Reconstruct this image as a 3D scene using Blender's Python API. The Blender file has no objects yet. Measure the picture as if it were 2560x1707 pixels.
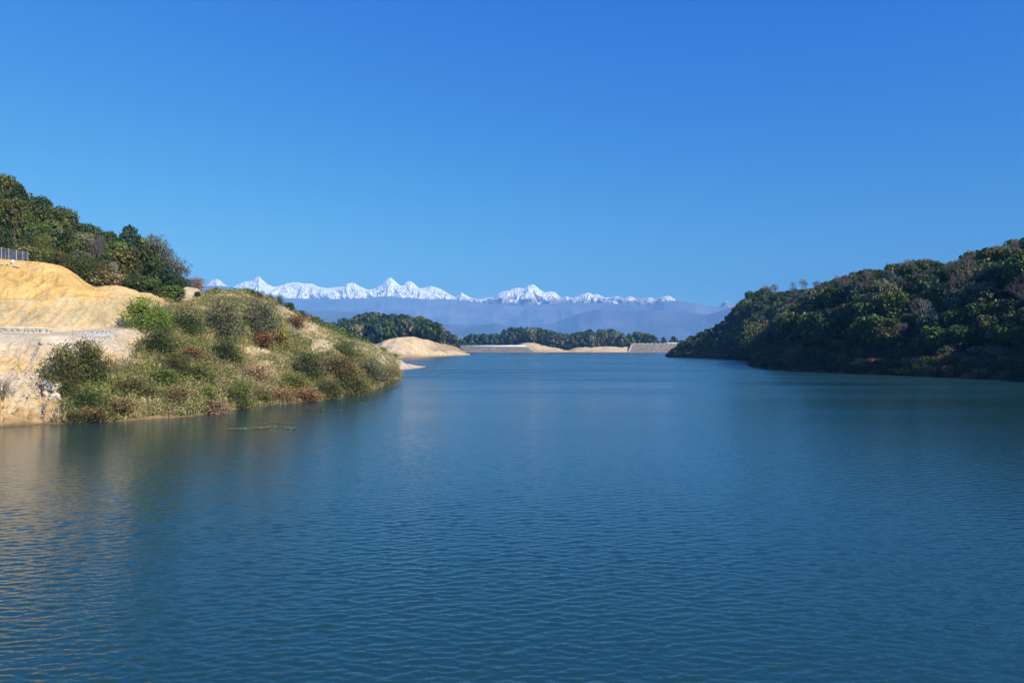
import bpy, math, random
import numpy as np
from mathutils import Vector, Matrix, Euler

# ------------------------------------------------------------------ camera, sky, sun, exposure
S = bpy.context.scene
COL = S.collection
F = 1898.0            # focal length in photo pixels (2560 wide)
HY = 868.0            # photo row of the horizon
CX = 1280.0
H = 6.0               # camera height above the lake
cam = bpy.data.cameras.new('camera')
cam.sensor_width = 36.0
cam.lens = 36.0 * F / 2560.0
cam.shift_y = (HY - 853.5) / 2560.0
cam.clip_start = 0.1
cam.clip_end = 60000
camo = bpy.data.objects.new('camera', cam)
camo.location = (0, 0, H)
camo.rotation_euler = (math.radians(90), 0, 0)
COL.objects.link(camo)
S.camera = camo

SUN_AZ = 51.0         # degrees right of straight behind the camera
SUN_EL = 35.5
SKY_STRENGTH = 0.10
SUN_STRENGTH = 4.6
EXPOSURE = 0.66
a, e = math.radians(SUN_AZ), math.radians(SUN_EL)
SDIR = Vector((math.sin(a) * math.cos(e), -math.cos(a) * math.cos(e), math.sin(e)))

W = bpy.data.worlds.new('World')
S.world = W
W.use_nodes = True
nt = W.node_tree
bg = nt.nodes['Background']
sky = nt.nodes.new('ShaderNodeTexSky')
sky.sky_type = 'NISHITA'
sky.sun_disc = False
sky.sun_elevation = e
# sun_rotation: 0 = +Y, clockwise seen from above
sky.sun_rotation = math.atan2(SDIR.x, SDIR.y)
sky.altitude = 2100
sky.air_density = 1.0
sky.dust_density = 0.15
sky.ozone_density = 3.0
# the deep, clear blue of dry winter air: the sky's own colour, channel by channel
sep = nt.nodes.new('ShaderNodeSeparateColor'); com = nt.nodes.new('ShaderNodeCombineColor')
scl = nt.nodes.new('ShaderNodeVectorMath'); scl.operation = 'SCALE'; scl.inputs['Scale'].default_value = SKY_STRENGTH
nt.links.new(sky.outputs[0], scl.inputs[0]); nt.links.new(scl.outputs[0], sep.inputs[0])
for ch, (gain, pw) in enumerate(((0.70, 1.58), (0.69, 1.0), (0.565, 0.2))):
    pn = nt.nodes.new('ShaderNodeMath'); pn.operation = 'POWER'; pn.inputs[1].default_value = pw
    mn = nt.nodes.new('ShaderNodeMath'); mn.operation = 'MULTIPLY'; mn.inputs[1].default_value = gain / SKY_STRENGTH
    nt.links.new(sep.outputs[ch], pn.inputs[0]); nt.links.new(pn.outputs[0], mn.inputs[0]); nt.links.new(mn.outputs[0], com.inputs[ch])
nt.links.new(com.outputs[0], bg.inputs['Color'])
bg.inputs['Strength'].default_value = SKY_STRENGTH

sun = bpy.data.lights.new('sun', 'SUN')
sun.energy = SUN_STRENGTH
sun.angle = math.radians(0.53)
sun.color = (1.0, 0.93, 0.82)
suno = bpy.data.objects.new('sun', sun)
suno.rotation_euler = SDIR.to_track_quat('Z', 'Y').to_euler()
suno.location = (0, 0, 300)
COL.objects.link(suno)

S.view_settings.view_transform = 'Standard'
S.view_settings.look = 'None'
S.view_settings.gamma = 1
S.view_settings.exposure = EXPOSURE
S.render.engine = 'CYCLES'
S.cycles.max_bounces = 6
S.cycles.diffuse_bounces = 2
S.cycles.glossy_bounces = 2
S.cycles.transmission_bounces = 3
S.cycles.transparent_max_bounces = 6
S.cycles.volume_bounces = 0

rng = np.random.default_rng(7)
random.seed(7)

# ------------------------------------------------------------------ numeric helpers
def _hash(ix, iy, iz, seed):
    h = (ix.astype(np.int64) * 374761393 + iy.astype(np.int64) * 668265263
         + iz.astype(np.int64) * 2147483647 + seed * 1274126177)
    h = (h ^ (h >> 13)) * 1274126177
    h = h & 0x7fffffff
    h = (h ^ (h >> 16)) * 668265263
    return (h & 0xffffff) / float(0xffffff)

def vnoise(x, y, seed=0):
    x = np.asarray(x, float); y = np.asarray(y, float)
    ix = np.floor(x); iy = np.floor(y)
    fx = x - ix; fy = y - iy
    fx = fx * fx * (3 - 2 * fx); fy = fy * fy * (3 - 2 * fy)
    z = np.zeros_like(ix)
    a = _hash(ix, iy, z, seed); b = _hash(ix + 1, iy, z, seed)
    c = _hash(ix, iy + 1, z, seed); d = _hash(ix + 1, iy + 1, z, seed)
    return (a * (1 - fx) + b * fx) * (1 - fy) + (c * (1 - fx) + d * fx) * fy

def fbm(x, y, octv=4, seed=0, gain=0.5):
    s = 0; amp = 1; tot = 0
    for o in range(octv):
        s = s + amp * (vnoise(x, y, seed + o * 17) - 0.5)
        tot += amp; amp *= gain
        x = x * 2.03 + 3.7; y = y * 2.03 + 1.3
    return s / tot * 2            # about -1..1

def ridged(x, y, octv=4, seed=0, gain=0.5):
    s = 0; amp = 1; tot = 0
    for o in range(octv):
        n = 1 - np.abs(vnoise(x, y, seed + o * 13) * 2 - 1)
        s = s + amp * n * n
        tot += amp; amp *= gain
        x = x * 2.07 + 5.1; y = y * 2.07 + 2.3
    return s / tot               # 0..1

def smooth1(v, n):
    if n < 1: return v
    k = np.hanning(2 * n + 3)[1:-1]; k /= k.sum()
    p = np.pad(v, (n, n), mode='edge')
    return np.convolve(p, k, mode='valid')

def sstep(a, b, x):
    t = np.clip((x - a) / (b - a), 0, 1)
    return t * t * (3 - 2 * t)

# ------------------------------------------------------------------ object helpers
def mesh(name, V, Fc, mats=(), parent=None, tint=None, col=None, smooth=False, midx=None, link=True):
    """One mesh object from arrays; Fc is an (n,3) or (n,4) array or a list of such arrays."""
    me = bpy.data.meshes.new(name)
    V = np.asarray(V, np.float32)
    Fs = Fc if isinstance(Fc, list) else [Fc]
    Fs = [np.asarray(f, np.int32) for f in Fs if len(f)]
    me.vertices.add(len(V)); me.vertices.foreach_set('co', V.ravel())
    nl = sum(f.size for f in Fs); npoly = sum(len(f) for f in Fs)
    me.loops.add(nl); me.loops.foreach_set('vertex_index', np.concatenate([f.ravel() for f in Fs]))
    me.polygons.add(npoly)
    tot = np.concatenate([np.full(len(f), f.shape[1], np.int32) for f in Fs])
    st = np.concatenate([[0], np.cumsum(tot)[:-1]]).astype(np.int32)
    me.polygons.foreach_set('loop_start', st)
    if midx is not None: me.polygons.foreach_set('material_index', np.asarray(midx, np.int32))
    if smooth: me.polygons.foreach_set('use_smooth', np.ones(npoly, bool))
    for m in (mats if isinstance(mats, (list, tuple)) else [mats]): me.materials.append(m)
    me.update(calc_edges=True)
    if tint is not None:
        at = me.attributes.new('tint', 'FLOAT', 'POINT'); at.data.foreach_set('value', np.asarray(tint, np.float32))
    if col is not None:
        c4 = np.ones((len(V), 4), np.float32); c4[:, :3] = col
        at = me.attributes.new('col', 'FLOAT_COLOR', 'POINT'); at.data.foreach_set('color', c4.ravel())
    o = bpy.data.objects.new(name, me)
    if link: COL.objects.link(o)
    if parent is not None: o.parent = parent
    return o

def tag(o, label=None, cat=None, group=None, kind=None):
    if label: o['label'] = label
    if cat: o['category'] = cat
    if group: o['group'] = group
    if kind: o['kind'] = kind
    return o

def empty(name, loc, rz=0.0, sc=(1, 1, 1)):
    o = bpy.data.objects.new(name, None)
    o.location = loc; o.rotation_euler = (0, 0, rz); o.scale = sc
    o.empty_display_size = 0.3
    COL.objects.link(o)
    return o

def P(px, py, Y):
    """Point on the photo ray (px, py) at forward distance Y."""
    return Vector(((px - CX) / F * Y, Y, H + (HY - py) / F * Y))

def proj(x, y, z):
    return CX + F * x / y, HY - F * (z - H) / y

def grid_faces(nc, nr):
    c, r = np.meshgrid(np.arange(nc - 1), np.arange(nr - 1), indexing='ij')
    i = (c * nr + r).ravel()
    return np.stack([i, i + nr, i + nr + 1, i + 1], 1)

# ------------------------------------------------------------------ materials
def new_mat(name):
    m = bpy.data.materials.new(name); m.use_nodes = True
    n = m.node_tree
    for x in list(n.nodes): n.nodes.remove(x)
    out = n.nodes.new('ShaderNodeOutputMaterial')
    return m, n, out

def N(nt, typ, **kw):
    n = nt.nodes.new(typ)
    for k, v in kw.items():
        if k.startswith('i_'):
            key = k[2:]
            n.inputs[int(key) if key.isdigit() else key.replace('_', ' ')].default_value = v
        else: setattr(n, k, v)
    return n

def L(nt, a, b): nt.links.new(a, b)

def ramp(nt, fac, stops, interp='LINEAR'):
    r = nt.nodes.new('ShaderNodeValToRGB'); r.color_ramp.interpolation = interp
    els = r.color_ramp.elements
    while len(els) < len(stops): els.new(0.5)
    for el, (p, c) in zip(els, stops):
        el.position = p; el.color = (*c, 1) if len(c) == 3 else c
    L(nt, fac, r.inputs[0])
    return r.outputs[0]

def m_ground(name, scale=1.0, bump=0.25, var=0.35, rough=0.95, fine=6.0):
    """Soil: vertex colour varied by noise at three scales, with a rough relief."""
    m, n, out = new_mat(name)
    geo = N(n, 'ShaderNodeNewGeometry')
    at = N(n, 'ShaderNodeAttribute', attribute_name='col')
    n1 = N(n, 'ShaderNodeTexNoise', i_Scale=0.35 * scale, i_Detail=8.0, i_Roughness=0.65)
    n2 = N(n, 'ShaderNodeTexNoise', i_Scale=fine * scale, i_Detail=6.0, i_Roughness=0.7)
    vo = N(n, 'ShaderNodeTexVoronoi', i_Scale=1.1 * scale)
    for t in (n1, n2, vo): L(n, geo.outputs['Position'], t.inputs['Vector'])
    ad = N(n, 'ShaderNodeMath', operation='MULTIPLY_ADD', i_1=0.55, i_2=0.0); L(n, n1.outputs['Fac'], ad.inputs[0])
    ad2 = N(n, 'ShaderNodeMath', operation='MULTIPLY_ADD', i_1=0.45); L(n, n2.outputs['Fac'], ad2.inputs[0]); L(n, ad.outputs[0], ad2.inputs[2])
    mr = N(n, 'ShaderNodeMapRange', i_1=0.3, i_2=0.7, i_3=1.0 - var, i_4=1.0 + var); L(n, ad2.outputs[0], mr.inputs[0])
    mul = N(n, 'ShaderNodeVectorMath', operation='SCALE'); L(n, at.outputs['Color'], mul.inputs[0]); L(n, mr.outputs[0], mul.inputs['Scale'])
    b = N(n, 'ShaderNodeBsdfPrincipled', i_Roughness=rough); b.inputs['Specular IOR Level'].default_value = 0.15
    L(n, mul.outputs[0], b.inputs['Base Color'])
    bs = N(n, 'ShaderNodeMath', operation='MULTIPLY_ADD', i_1=0.3); L(n, vo.outputs['Distance'], bs.inputs[0]); L(n, n2.outputs['Fac'], bs.inputs[2])
    bp = N(n, 'ShaderNodeBump', i_Strength=0.8, i_Distance=bump); L(n, bs.outputs[0], bp.inputs['Height']); L(n, bp.outputs[0], b.inputs['Normal'])
    L(n, b.outputs[0], out.inputs[0])
    return m

def m_leaf(name, dark, light, extra=None, transl=0.22, rnd=0.25, gain=1.6, hue=0.0):
    """Foliage: per leaf-clump tint between two greens, shifted from plant to plant."""
    m, n, out = new_mat(name)
    at = N(n, 'ShaderNodeAttribute', attribute_name='tint')
    oi = N(n, 'ShaderNodeObjectInfo')
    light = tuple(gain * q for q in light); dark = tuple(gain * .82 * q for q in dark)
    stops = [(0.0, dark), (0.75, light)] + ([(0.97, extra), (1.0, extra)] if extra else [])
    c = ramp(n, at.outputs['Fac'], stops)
    hv = N(n, 'ShaderNodeHueSaturation')
    mr = N(n, 'ShaderNodeMapRange', i_3=1 - rnd, i_4=1 + rnd); L(n, oi.outputs['Random'], mr.inputs[0]); L(n, mr.outputs[0], hv.inputs['Value'])
    mw = N(n, 'ShaderNodeMath', operation='MULTIPLY', i_1=7.31); L(n, oi.outputs['Random'], mw.inputs[0])
    fr = N(n, 'ShaderNodeMath', operation='FRACT'); L(n, mw.outputs[0], fr.inputs[0])
    mh = N(n, 'ShaderNodeMapRange', i_3=0.478 + hue, i_4=0.508 + hue); L(n, fr.outputs[0], mh.inputs[0]); L(n, mh.outputs[0], hv.inputs['Hue'])
    L(n, c, hv.inputs['Color'])
    d = N(n, 'ShaderNodeBsdfPrincipled', i_Roughness=0.55); d.inputs['Specular IOR Level'].default_value = 0.25
    t = N(n, 'ShaderNodeBsdfTranslucent')
    L(n, hv.outputs[0], d.inputs['Base Color']); L(n, hv.outputs[0], t.inputs['Color'])
    mx = N(n, 'ShaderNodeMixShader', i_0=transl); L(n, d.outputs[0], mx.inputs[1]); L(n, t.outputs[0], mx.inputs[2])
    L(n, mx.outputs[0], out.inputs[0])
    return m

def m_bark(name, c1, c2, scale=4.0):
    m, n, out = new_mat(name)
    tc = N(n, 'ShaderNodeTexCoord')
    mp = N(n, 'ShaderNodeMapping'); mp.inputs['Scale'].default_value = (3, 3, 0.6); L(n, tc.outputs['Object'], mp.inputs[0])
    t = N(n, 'ShaderNodeTexNoise', i_Scale=scale, i_Detail=5.0); L(n, mp.outputs[0], t.inputs['Vector'])
    c = ramp(n, t.outputs['Fac'], [(0.3, c1), (0.7, c2)])
    b = N(n, 'ShaderNodeBsdfPrincipled', i_Roughness=0.9); L(n, c, b.inputs['Base Color'])
    bp = N(n, 'ShaderNodeBump', i_Strength=0.5, i_Distance=0.03); L(n, t.outputs['Fac'], bp.inputs['Height']); L(n, bp.outputs[0], b.inputs['Normal'])
    L(n, b.outputs[0], out.inputs[0])
    return m

def m_plain(name, c1, c2, scale=6.0, rough=0.7, metal=0.0, bump=0.02, detail=5.0):
    m, n, out = new_mat(name)
    geo = N(n, 'ShaderNodeNewGeometry')
    t = N(n, 'ShaderNodeTexNoise', i_Scale=scale, i_Detail=detail, i_Roughness=0.65); L(n, geo.outputs['Position'], t.inputs['Vector'])
    c = ramp(n, t.outputs['Fac'], [(0.3, c1), (0.7, c2)])
    b = N(n, 'ShaderNodeBsdfPrincipled', i_Roughness=rough, i_Metallic=metal); L(n, c, b.inputs['Base Color'])
    if bump:
        bp = N(n, 'ShaderNodeBump', i_Strength=0.6, i_Distance=bump); L(n, t.outputs['Fac'], bp.inputs['Height']); L(n, bp.outputs[0], b.inputs['Normal'])
    L(n, b.outputs[0], out.inputs[0])
    return m

def m_water():
    m, n, out = new_mat('lake_water')
    geo = N(n, 'ShaderNodeNewGeometry')
    def wave(rot, sx, sy, scale, detail, rough=0.55, dist=0.0):
        mp = N(n, 'ShaderNodeMapping'); mp.inputs['Scale'].default_value = (sx, sy, 1); mp.inputs['Rotation'].default_value = (0, 0, math.radians(rot))
        L(n, geo.outputs['Position'], mp.inputs[0])
        t = N(n, 'ShaderNodeTexNoise', i_Scale=scale, i_Detail=detail, i_Roughness=rough, i_Distortion=dist)
        L(n, mp.outputs[0], t.inputs['Vector'])
        return t.outputs['Fac']
    fine = wave(-12, 0.55, 1.3, 4.0, 3.0, 0.55, 0.3)
    gust = wave(6, 0.35, 1.5, 0.045, 4.0)
    # out on the open lake the ripples are too fine to see singly: the surface turns rough instead
    sp = N(n, 'ShaderNodeSeparateXYZ'); L(n, geo.outputs['Position'], sp.inputs[0])
    far = N(n, 'ShaderNodeMapRange', i_1=12.0, i_2=160.0, i_3=0.0, i_4=1.0); L(n, sp.outputs['Y'], far.inputs[0])
    pf = N(n, 'ShaderNodeMath', operation='POWER', i_1=1.0); L(n, far.outputs[0], pf.inputs[0])
    rg = N(n, 'ShaderNodeMapRange', i_3=0.05, i_4=0.25); L(n, pf.outputs[0], rg.inputs[0])
    gs = N(n, 'ShaderNodeMapRange', i_1=0.35, i_2=0.65, i_3=0.75, i_4=1.25); L(n, gust, gs.inputs[0])
    rm = N(n, 'ShaderNodeMath', operation='MULTIPLY'); L(n, rg.outputs[0], rm.inputs[0]); L(n, gs.outputs[0], rm.inputs[1])
    bp = N(n, 'ShaderNodeBump', i_Strength=0.45, i_Distance=0.05); L(n, fine, bp.inputs['Height'])
    b = N(n, 'ShaderNodeBsdfPrincipled'); L(n, rm.outputs[0], b.inputs['Roughness'])
    b.inputs['IOR'].default_value = 1.5
    b.inputs['Base Color'].default_value = (0.010, 0.047, 0.048, 1)
    L(n, bp.outputs[0], b.inputs['Normal'])
    L(n, b.outputs[0], out.inputs[0])
    return m
# ------------------------------------------------------------------ water, ground sheet
MAT = {}
MAT['water'] = m_water()
def sheet_quad(name, x0, x1, y0, y1, z, mat, nx=2, ny=2):
    xs = np.linspace(x0, x1, nx); ys = np.linspace(y0, y1, ny)
    X, Y = np.meshgrid(xs, ys, indexing='ij')
    return mesh(name, np.stack([X.ravel(), Y.ravel(), np.full(X.size, z)], 1), grid_faces(nx, ny), mat)
# the lake: wind ripples as real relief, fading into plain roughness with distance from this shore
wy = np.concatenate([np.exp(np.arange(math.log(8.0), math.log(130.0), 0.003)), np.exp(np.linspace(math.log(130.6), math.log(898.0), 70))])
wpx = np.arange(-420, 3001, 2.8)
WX = (wpx[:, None] - CX) / F * wy[None, :]; WY = np.broadcast_to(wy[None, :], WX.shape)
dyl = np.maximum(0.003 * wy, 2.8 / F * wy)
gw_ = np.random.default_rng(3)
WZ = np.zeros_like(WX)
nw = 56
lam = np.exp(gw_.uniform(math.log(.13), math.log(.95), nw))
for i in range(nw):
    th = math.radians(90 + 9 + 24 * gw_.normal()); kx, ky = math.cos(th) * 2 * math.pi / lam[i], math.sin(th) * 2 * math.pi / lam[i]
    slope = 0.029 * math.exp(-(math.log(lam[i] / .22) / .65) ** 2 * .5)
    fadew = np.clip((lam[i] / dyl - 2.6) / 2.6, 0, 1)
    if fadew.max() <= 0: continue
    nr_ = int((fadew > 0).sum())
    ph = kx * WX[:, :nr_] + ky * WY[:, :nr_] + gw_.uniform(0, 6.283) + 0.9 * vnoise(WX[:, :nr_] * .23 + i * 7.1, WY[:, :nr_] * .31, i)
    WZ[:, :nr_] += slope * lam[i] / 6.283 * fadew[None, :nr_] * (np.sin(ph) + .22 * np.cos(2 * ph))
WZ = WZ * (0.75 + .6 * vnoise(WX * .05, WY * .12, 77)) * (1.1 - .45 * sstep(14, 55, WY))
WZ = WZ + 20.0 * np.maximum(WZ, 0) ** 2
WZ = WZ * np.minimum(1, np.arange(len(wpx))[:, None] / 20) * np.minimum(1, np.arange(len(wpx))[::-1][:, None] / 20) * np.minimum(1, (wy[None, :] - 8) / 1.0)
Vw = np.stack([WX.ravel(), WY.ravel(), WZ.ravel()], 1); Fw = grid_faces(*WX.shape)
nb_ = len(Vw); Vw = np.concatenate([Vw, [(-700, -250, 0), (700, -250, 0), (700, 8.0, 0), (WX[-1, 0], 8.0, 0), (WX[0, 0], 8.0, 0), (-700, 8.0, 0), (700, 700 / WX[-1, 0] * 8, 0), (-700, 700 / -WX[0, 0] * 8, 0)]])
Fw = [Fw, np.array([[nb_, nb_ + 1, nb_ + 2, nb_ + 5]]), np.array([[nb_ + 3, nb_ + 2, nb_ + 6], [nb_ + 4, nb_ + 7, nb_ + 5]])]
tag(mesh('lake_water', Vw, Fw, MAT['water'], smooth=True), kind='structure')
MAT['valley'] = m_plain('valley_ground', (0.05, 0.055, 0.03), (0.12, 0.10, 0.06), 0.02, 0.95, 0, 0)
tag(sheet_quad('ground', -12500, 12500, -2500, 9700, -4.0, MAT['valley']), kind='structure')

# ------------------------------------------------------------------ terrain built as radial profiles seen from the lookout
class Sheet:
    """Columns of constant bearing (px), rows from the near edge to the far edge."""
    def __init__(s, pxs, lines, nsub, sm=3):
        # lines: list of knots [(px, v, Y, mode)], mode 'p' v=photo row, 'z' v=height
        s.px = np.asarray(pxs, float)
        Ys, Zs = [], []
        for kn in lines:
            kp = [k[0] for k in kn]
            y = np.array([k[2] for k in kn], float)
            z = np.array([(k[1] if (len(k) > 3 and k[3] == 'z') else H + (HY - k[1]) / F * k[2]) for k in kn])
            Ys.append(smooth1(np.interp(s.px, kp, y), sm)); Zs.append(smooth1(np.interp(s.px, kp, z), sm))
        Ys = np.array(Ys); Zs = np.array(Zs)          # lines x cols
        rows_t = []
        for i, k in enumerate(nsub): rows_t += [i + j / k for j in range(k)]
        rows_t.append(len(lines) - 1)
        s.t = np.array(rows_t)
        nc, nr = len(s.px), len(s.t)
        i0 = np.minimum(s.t.astype(int), len(lines) - 2); fr = s.t - i0
        s.Y = (Ys[i0] * (1 - fr)[:, None] + Ys[i0 + 1] * fr[:, None]).T
        s.Z = (Zs[i0] * (1 - fr)[:, None] + Zs[i0 + 1] * fr[:, None]).T
        s.X = s.Y * (s.px[:, None] - CX) / F
        s.T = np.broadcast_to(s.t, (nc, nr)); s.PX = np.broadcast_to(s.px[:, None], (nc, nr))
    def rows(s): return HY - F * (s.Z - H) / s.Y
    def build(s, name, mat, col):
        nc, nr = s.Y.shape
        V = np.stack([s.X.ravel(), s.Y.ravel(), s.Z.ravel()], 1)
        f = grid_faces(nc, nr)
        s.obj = mesh(name, V, f[:, ::1], mat, col=col.reshape(-1, 3), smooth=True)
        return tag(s.obj, kind='structure')
    def ground(s, px, Y):
        c = int(np.clip(np.searchsorted(s.px, px), 1, len(s.px) - 1)); 
        if abs(s.px[c - 1] - px) < abs(s.px[c] - px): c -= 1
        return float(np.interp(Y, s.Y[c], s.Z[c]))
    def hit(s, px, py):
        """First (nearest) point of the sheet that shows at the photo pixel, as a world point."""
        c = int(np.argmin(np.abs(s.px - px)))
        r = s.rows()[c]
        k = np.nonzero(r <= py)[0]
        k = k[0] if len(k) else int(np.argmin(r))
        k = max(k, 1)
        f = np.clip((r[k - 1] - py) / max(r[k - 1] - r[k], 1e-6), 0, 1)
        Y = s.Y[c, k - 1] * (1 - f) + s.Y[c, k] * f; z = s.Z[c, k - 1] * (1 - f) + s.Z[c, k] * f
        return Vector(((px - CX) / F * Y, Y, z))
    def nrm(s):
        du = np.stack([np.gradient(a, axis=0) for a in (s.X, s.Y, s.Z)], -1)
        dv = np.stack([np.gradient(a, axis=1) for a in (s.X, s.Y, s.Z)], -1)
        n = np.cross(du, dv); n /= np.linalg.norm(n, axis=-1, keepdims=True) + 1e-9
        n[n[..., 2] < 0] *= -1
        return n

def wl(knots):
    """Waterline knots: photo row -> distance on the lake surface."""
    return [(px, 0.0, H * F / (py - HY), 'z') for px, py in knots]

def mixc(c, m, k):
    return c * (1 - m[..., None]) + np.asarray(k, float) * m[..., None]

# ---- left bank
W1 = [(-420, 1090), (-150, 1077), (0, 1067), (102, 1060), (153, 1060), (217, 1056), (306, 1052), (395, 1046), (485, 1040), (572, 1026), (667, 1015),
      (730, 1008), (798, 1001), (872, 988), (922, 979), (954, 968), (978, 957), (1000, 950)]
L1 = wl(W1)
L0 = [(k[0], -2.0, k[2] - 4, 'z') for k in L1]
Lb = [(-420, 1040, 52.2), (0, 1034, 57.9), (102, 1030, 60.2), (153, 1033, 60.2), (217, 1036, 61.2), (306, 1024, 62.9), (395, 1016, 64.8), (485, 1016, 67.2),
      (572, 1012, 73), (667, 1004, 79), (730, 998, 83.5), (798, 990, 88), (872, 978, 97), (922, 970, 106), (954, 962, 117), (978, 953, 131), (1000, 947, 141)]
L2 = [(-420, 838, 62), (0, 836, 66), (100, 841, 66.5), (200, 840, 69), (280, 832, 72), (320, 822, 76), (400, 806, 80), (500, 800, 86), (600, 812, 92),
      (700, 832, 99), (800, 853, 107), (860, 868, 112), (930, 888, 122), (980, 918, 143), (1000, 945, 146)]
L3 = [(-420, 824, 66), (0, 827, 70), (125, 830, 70.5), (212, 825, 73), (314, 811, 79), (400, 788, 84), (500, 772, 92), (600, 778, 100), (700, 798, 110),
      (800, 833, 122), (860, 857, 127), (930, 872, 142), (980, 902, 158), (1000, 938, 162)]
L4 = [(-420, 752, 69), (0, 752, 73), (230, 754, 76), (300, 757, 80), (350, 766, 83), (400, 770, 88), (460, 765, 95), (520, 750, 103), (600, 751, 108),
      (700, 775, 120), (800, 826, 135), (860, 853, 140), (930, 867, 158), (980, 896, 170), (1000, 925, 174)]
L5 = [(-420, 655, 78), (-100, 646, 81), (0, 648, 82), (71, 653, 82), (107, 656, 82), (155, 664, 82.5), (186, 683, 83), (214, 705, 83.5), (238, 718, 84), (262, 714, 84.5),
      (298, 714, 85), (321, 720, 86), (350, 731, 87.5), (371, 731, 89), (405, 745, 91), (436, 757, 95), (457, 760, 100), (516, 731, 112), (600, 731, 116),
      (624, 733, 118), (688, 756, 124), (730, 778, 130), (809, 822, 144), (862, 849, 152), (928, 862, 168), (993, 893, 182), (1000, 905, 184)]
L6 = [(k[0], H + (HY - k[1]) / F * k[2] - (0.5 if k[0] < 440 else 1.2), k[2] + 4, 'z') for k in L5]
L7 = [(-420, 17.5, 92, 'z'), (0, 16.2, 94, 'z'), (150, 15.2, 94, 'z'), (300, 13.2, 95, 'z'), (400, 12.3, 98, 'z'), (445, 13.0, 104, 'z'), (462, 15.2, 113, 'z'), (503, 15.0, 118, 'z'),
      (516, 12.2, 121, 'z'), (600, 10.5, 126, 'z'), (700, 7, 134, 'z'), (800, 3, 154, 'z'), (900, 1.5, 172, 'z'), (1000, -1.5, 192, 'z')]
L8 = [(-420, 46, 140, 'z'), (-200, 37, 140, 'z'), (0, 28.5, 138, 'z'), (100, 24, 135, 'z'), (200, 19.5, 130, 'z'), (300, 17.5, 126, 'z'), (400, 14.6, 122, 'z'), (450, 15.0, 121, 'z'), (503, 15.0, 122, 'z'),
      (516, 11.6, 126, 'z'), (600, 7.5, 140, 'z'), (700, 4, 155, 'z'), (800, 1.0, 175, 'z'), (900, -0.5, 195, 'z'), (1000, -2.5, 210, 'z')]
L9 = [(-420, 50, 190, 'z'), (0, 26, 190, 'z'), (200, 16, 185, 'z'), (400, 9, 180, 'z'), (520, 5, 180, 'z'), (700, -1, 200, 'z'), (1000, -3, 230, 'z')]
L10 = [(-420, 30, 300, 'z'), (0, 5, 300, 'z'), (300, -3, 290, 'z'), (1000, -3.5, 260, 'z')]
LB = Sheet(np.arange(-420, 1001, 2.5), [L0, L1, Lb, L2, L3, L4, L5, L6, L7, L8, L9, L10], [4, 10, 56, 12, 26, 26, 6, 10, 18, 8, 5], sm=5)
s = LB
# relief: gullies down the cut faces, lumps on the loose sand, hummocks under the scrub
sandy = 1 - sstep(320, 435, s.PX - (np.maximum(s.T, 2) - 2) * 20 + 70 * fbm(s.X * .3, s.Y * .3, 4, 11))
g1 = ridged(s.X * 0.55 + 3, s.Y * 0.13, 4, 5)
g2 = fbm(s.X * 0.5, s.Y * 0.5, 5, 21)
g3 = fbm(s.X * 1.6, s.Y * 1.6, 4, 33)
above = sstep(1.0, 1.6, s.T)
zcut = above * (sstep(1.9, 2.2, s.T) * 0 + 1)
roadm = sstep(2.85, 3.0, s.T) * (1 - sstep(4.0, 4.15, s.T)) * (1 - sstep(300, 360, s.PX))
cutm = sstep(4.05, 4.3, s.T) * (1 - sstep(4.85, 5.05, s.T)) * sandy
lowm = sstep(1.1, 1.7, s.T) * (1 - sstep(2.7, 2.95, s.T))
crack = np.zeros_like(s.Z)
for cpx, w, dep in ((103, 5, .9), (152, 4, .7), (5, 4, .6), (62, 9, .35), (28, 12, .3)):
    crack += dep * np.exp(-((s.PX - cpx - 4 * fbm(s.T * 4, s.T * 0, 3, cpx)) / w) ** 2) * sstep(1.2, 1.8, s.T) * (1 - sstep(2.0, 2.5, s.T))
steepen = fbm(s.X * 0.22, s.Y * 0.22, 3, 9)
ridgekeep = 1 - 0.75 * np.exp(-((s.T - 6) / 0.35) ** 2)
dz = (above * 0.28 * g2 * ridgekeep + above * 0.10 * g3 + lowm * (0.85 * (g1 - 0.45) + 0.45 * steepen + sandy * .9 * (ridged(s.X * 1.3 + .4 * s.Z, s.Y * .25, 3, 431) - .45)) - crack
      + cutm * 0.12 * (ridged(s.X * 1.1, s.Y * 0.05, 3, 8) - 0.5) * 2)
sl = (ridged(s.X * .45 + s.Z * .5, s.Z * .35 - s.X * .12, 4, 401) - .5)
dz += sandy * sstep(4.9, 5.2, s.T) * (1 - sstep(5.6, 6.0, s.T)) * (.70 * sl + .28 * fbm(s.X * 1.7, s.Z * 2.0, 4, 402))
dz += sandy * lowm * .22 * fbm(s.X * 1.1, s.Z * 1.5, 4, 403)
dz += sandy * (.40 * np.exp(-((s.T - 4.97 - .05 * g2) / .05) ** 2) - .15 * np.exp(-((s.T - 5.12) / .05) ** 2)) * (s.PX < 330)
dz = np.where(roadm > 0, dz * (1 - 0.85 * roadm), dz)
# scarps and washed-out patches on the open hillside
rough_slope = sstep(380, 480, s.PX) * sstep(2.0, 2.4, s.T) * (1 - sstep(5.6, 6.0, s.T))
dz += rough_slope * (0.9 * (ridged(s.X * 0.10, s.Y * 0.16, 3, 61) - 0.45) + 0.3 * fbm(s.X * 0.6, s.Y * 0.6, 3, 63))
s.Z = s.Z + dz
s.Y = s.Y - lowm * sandy * 0.5 * (g1 - 0.5)
s.X = s.Y * (s.PX - CX) / F
PYg = s.rows()
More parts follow.
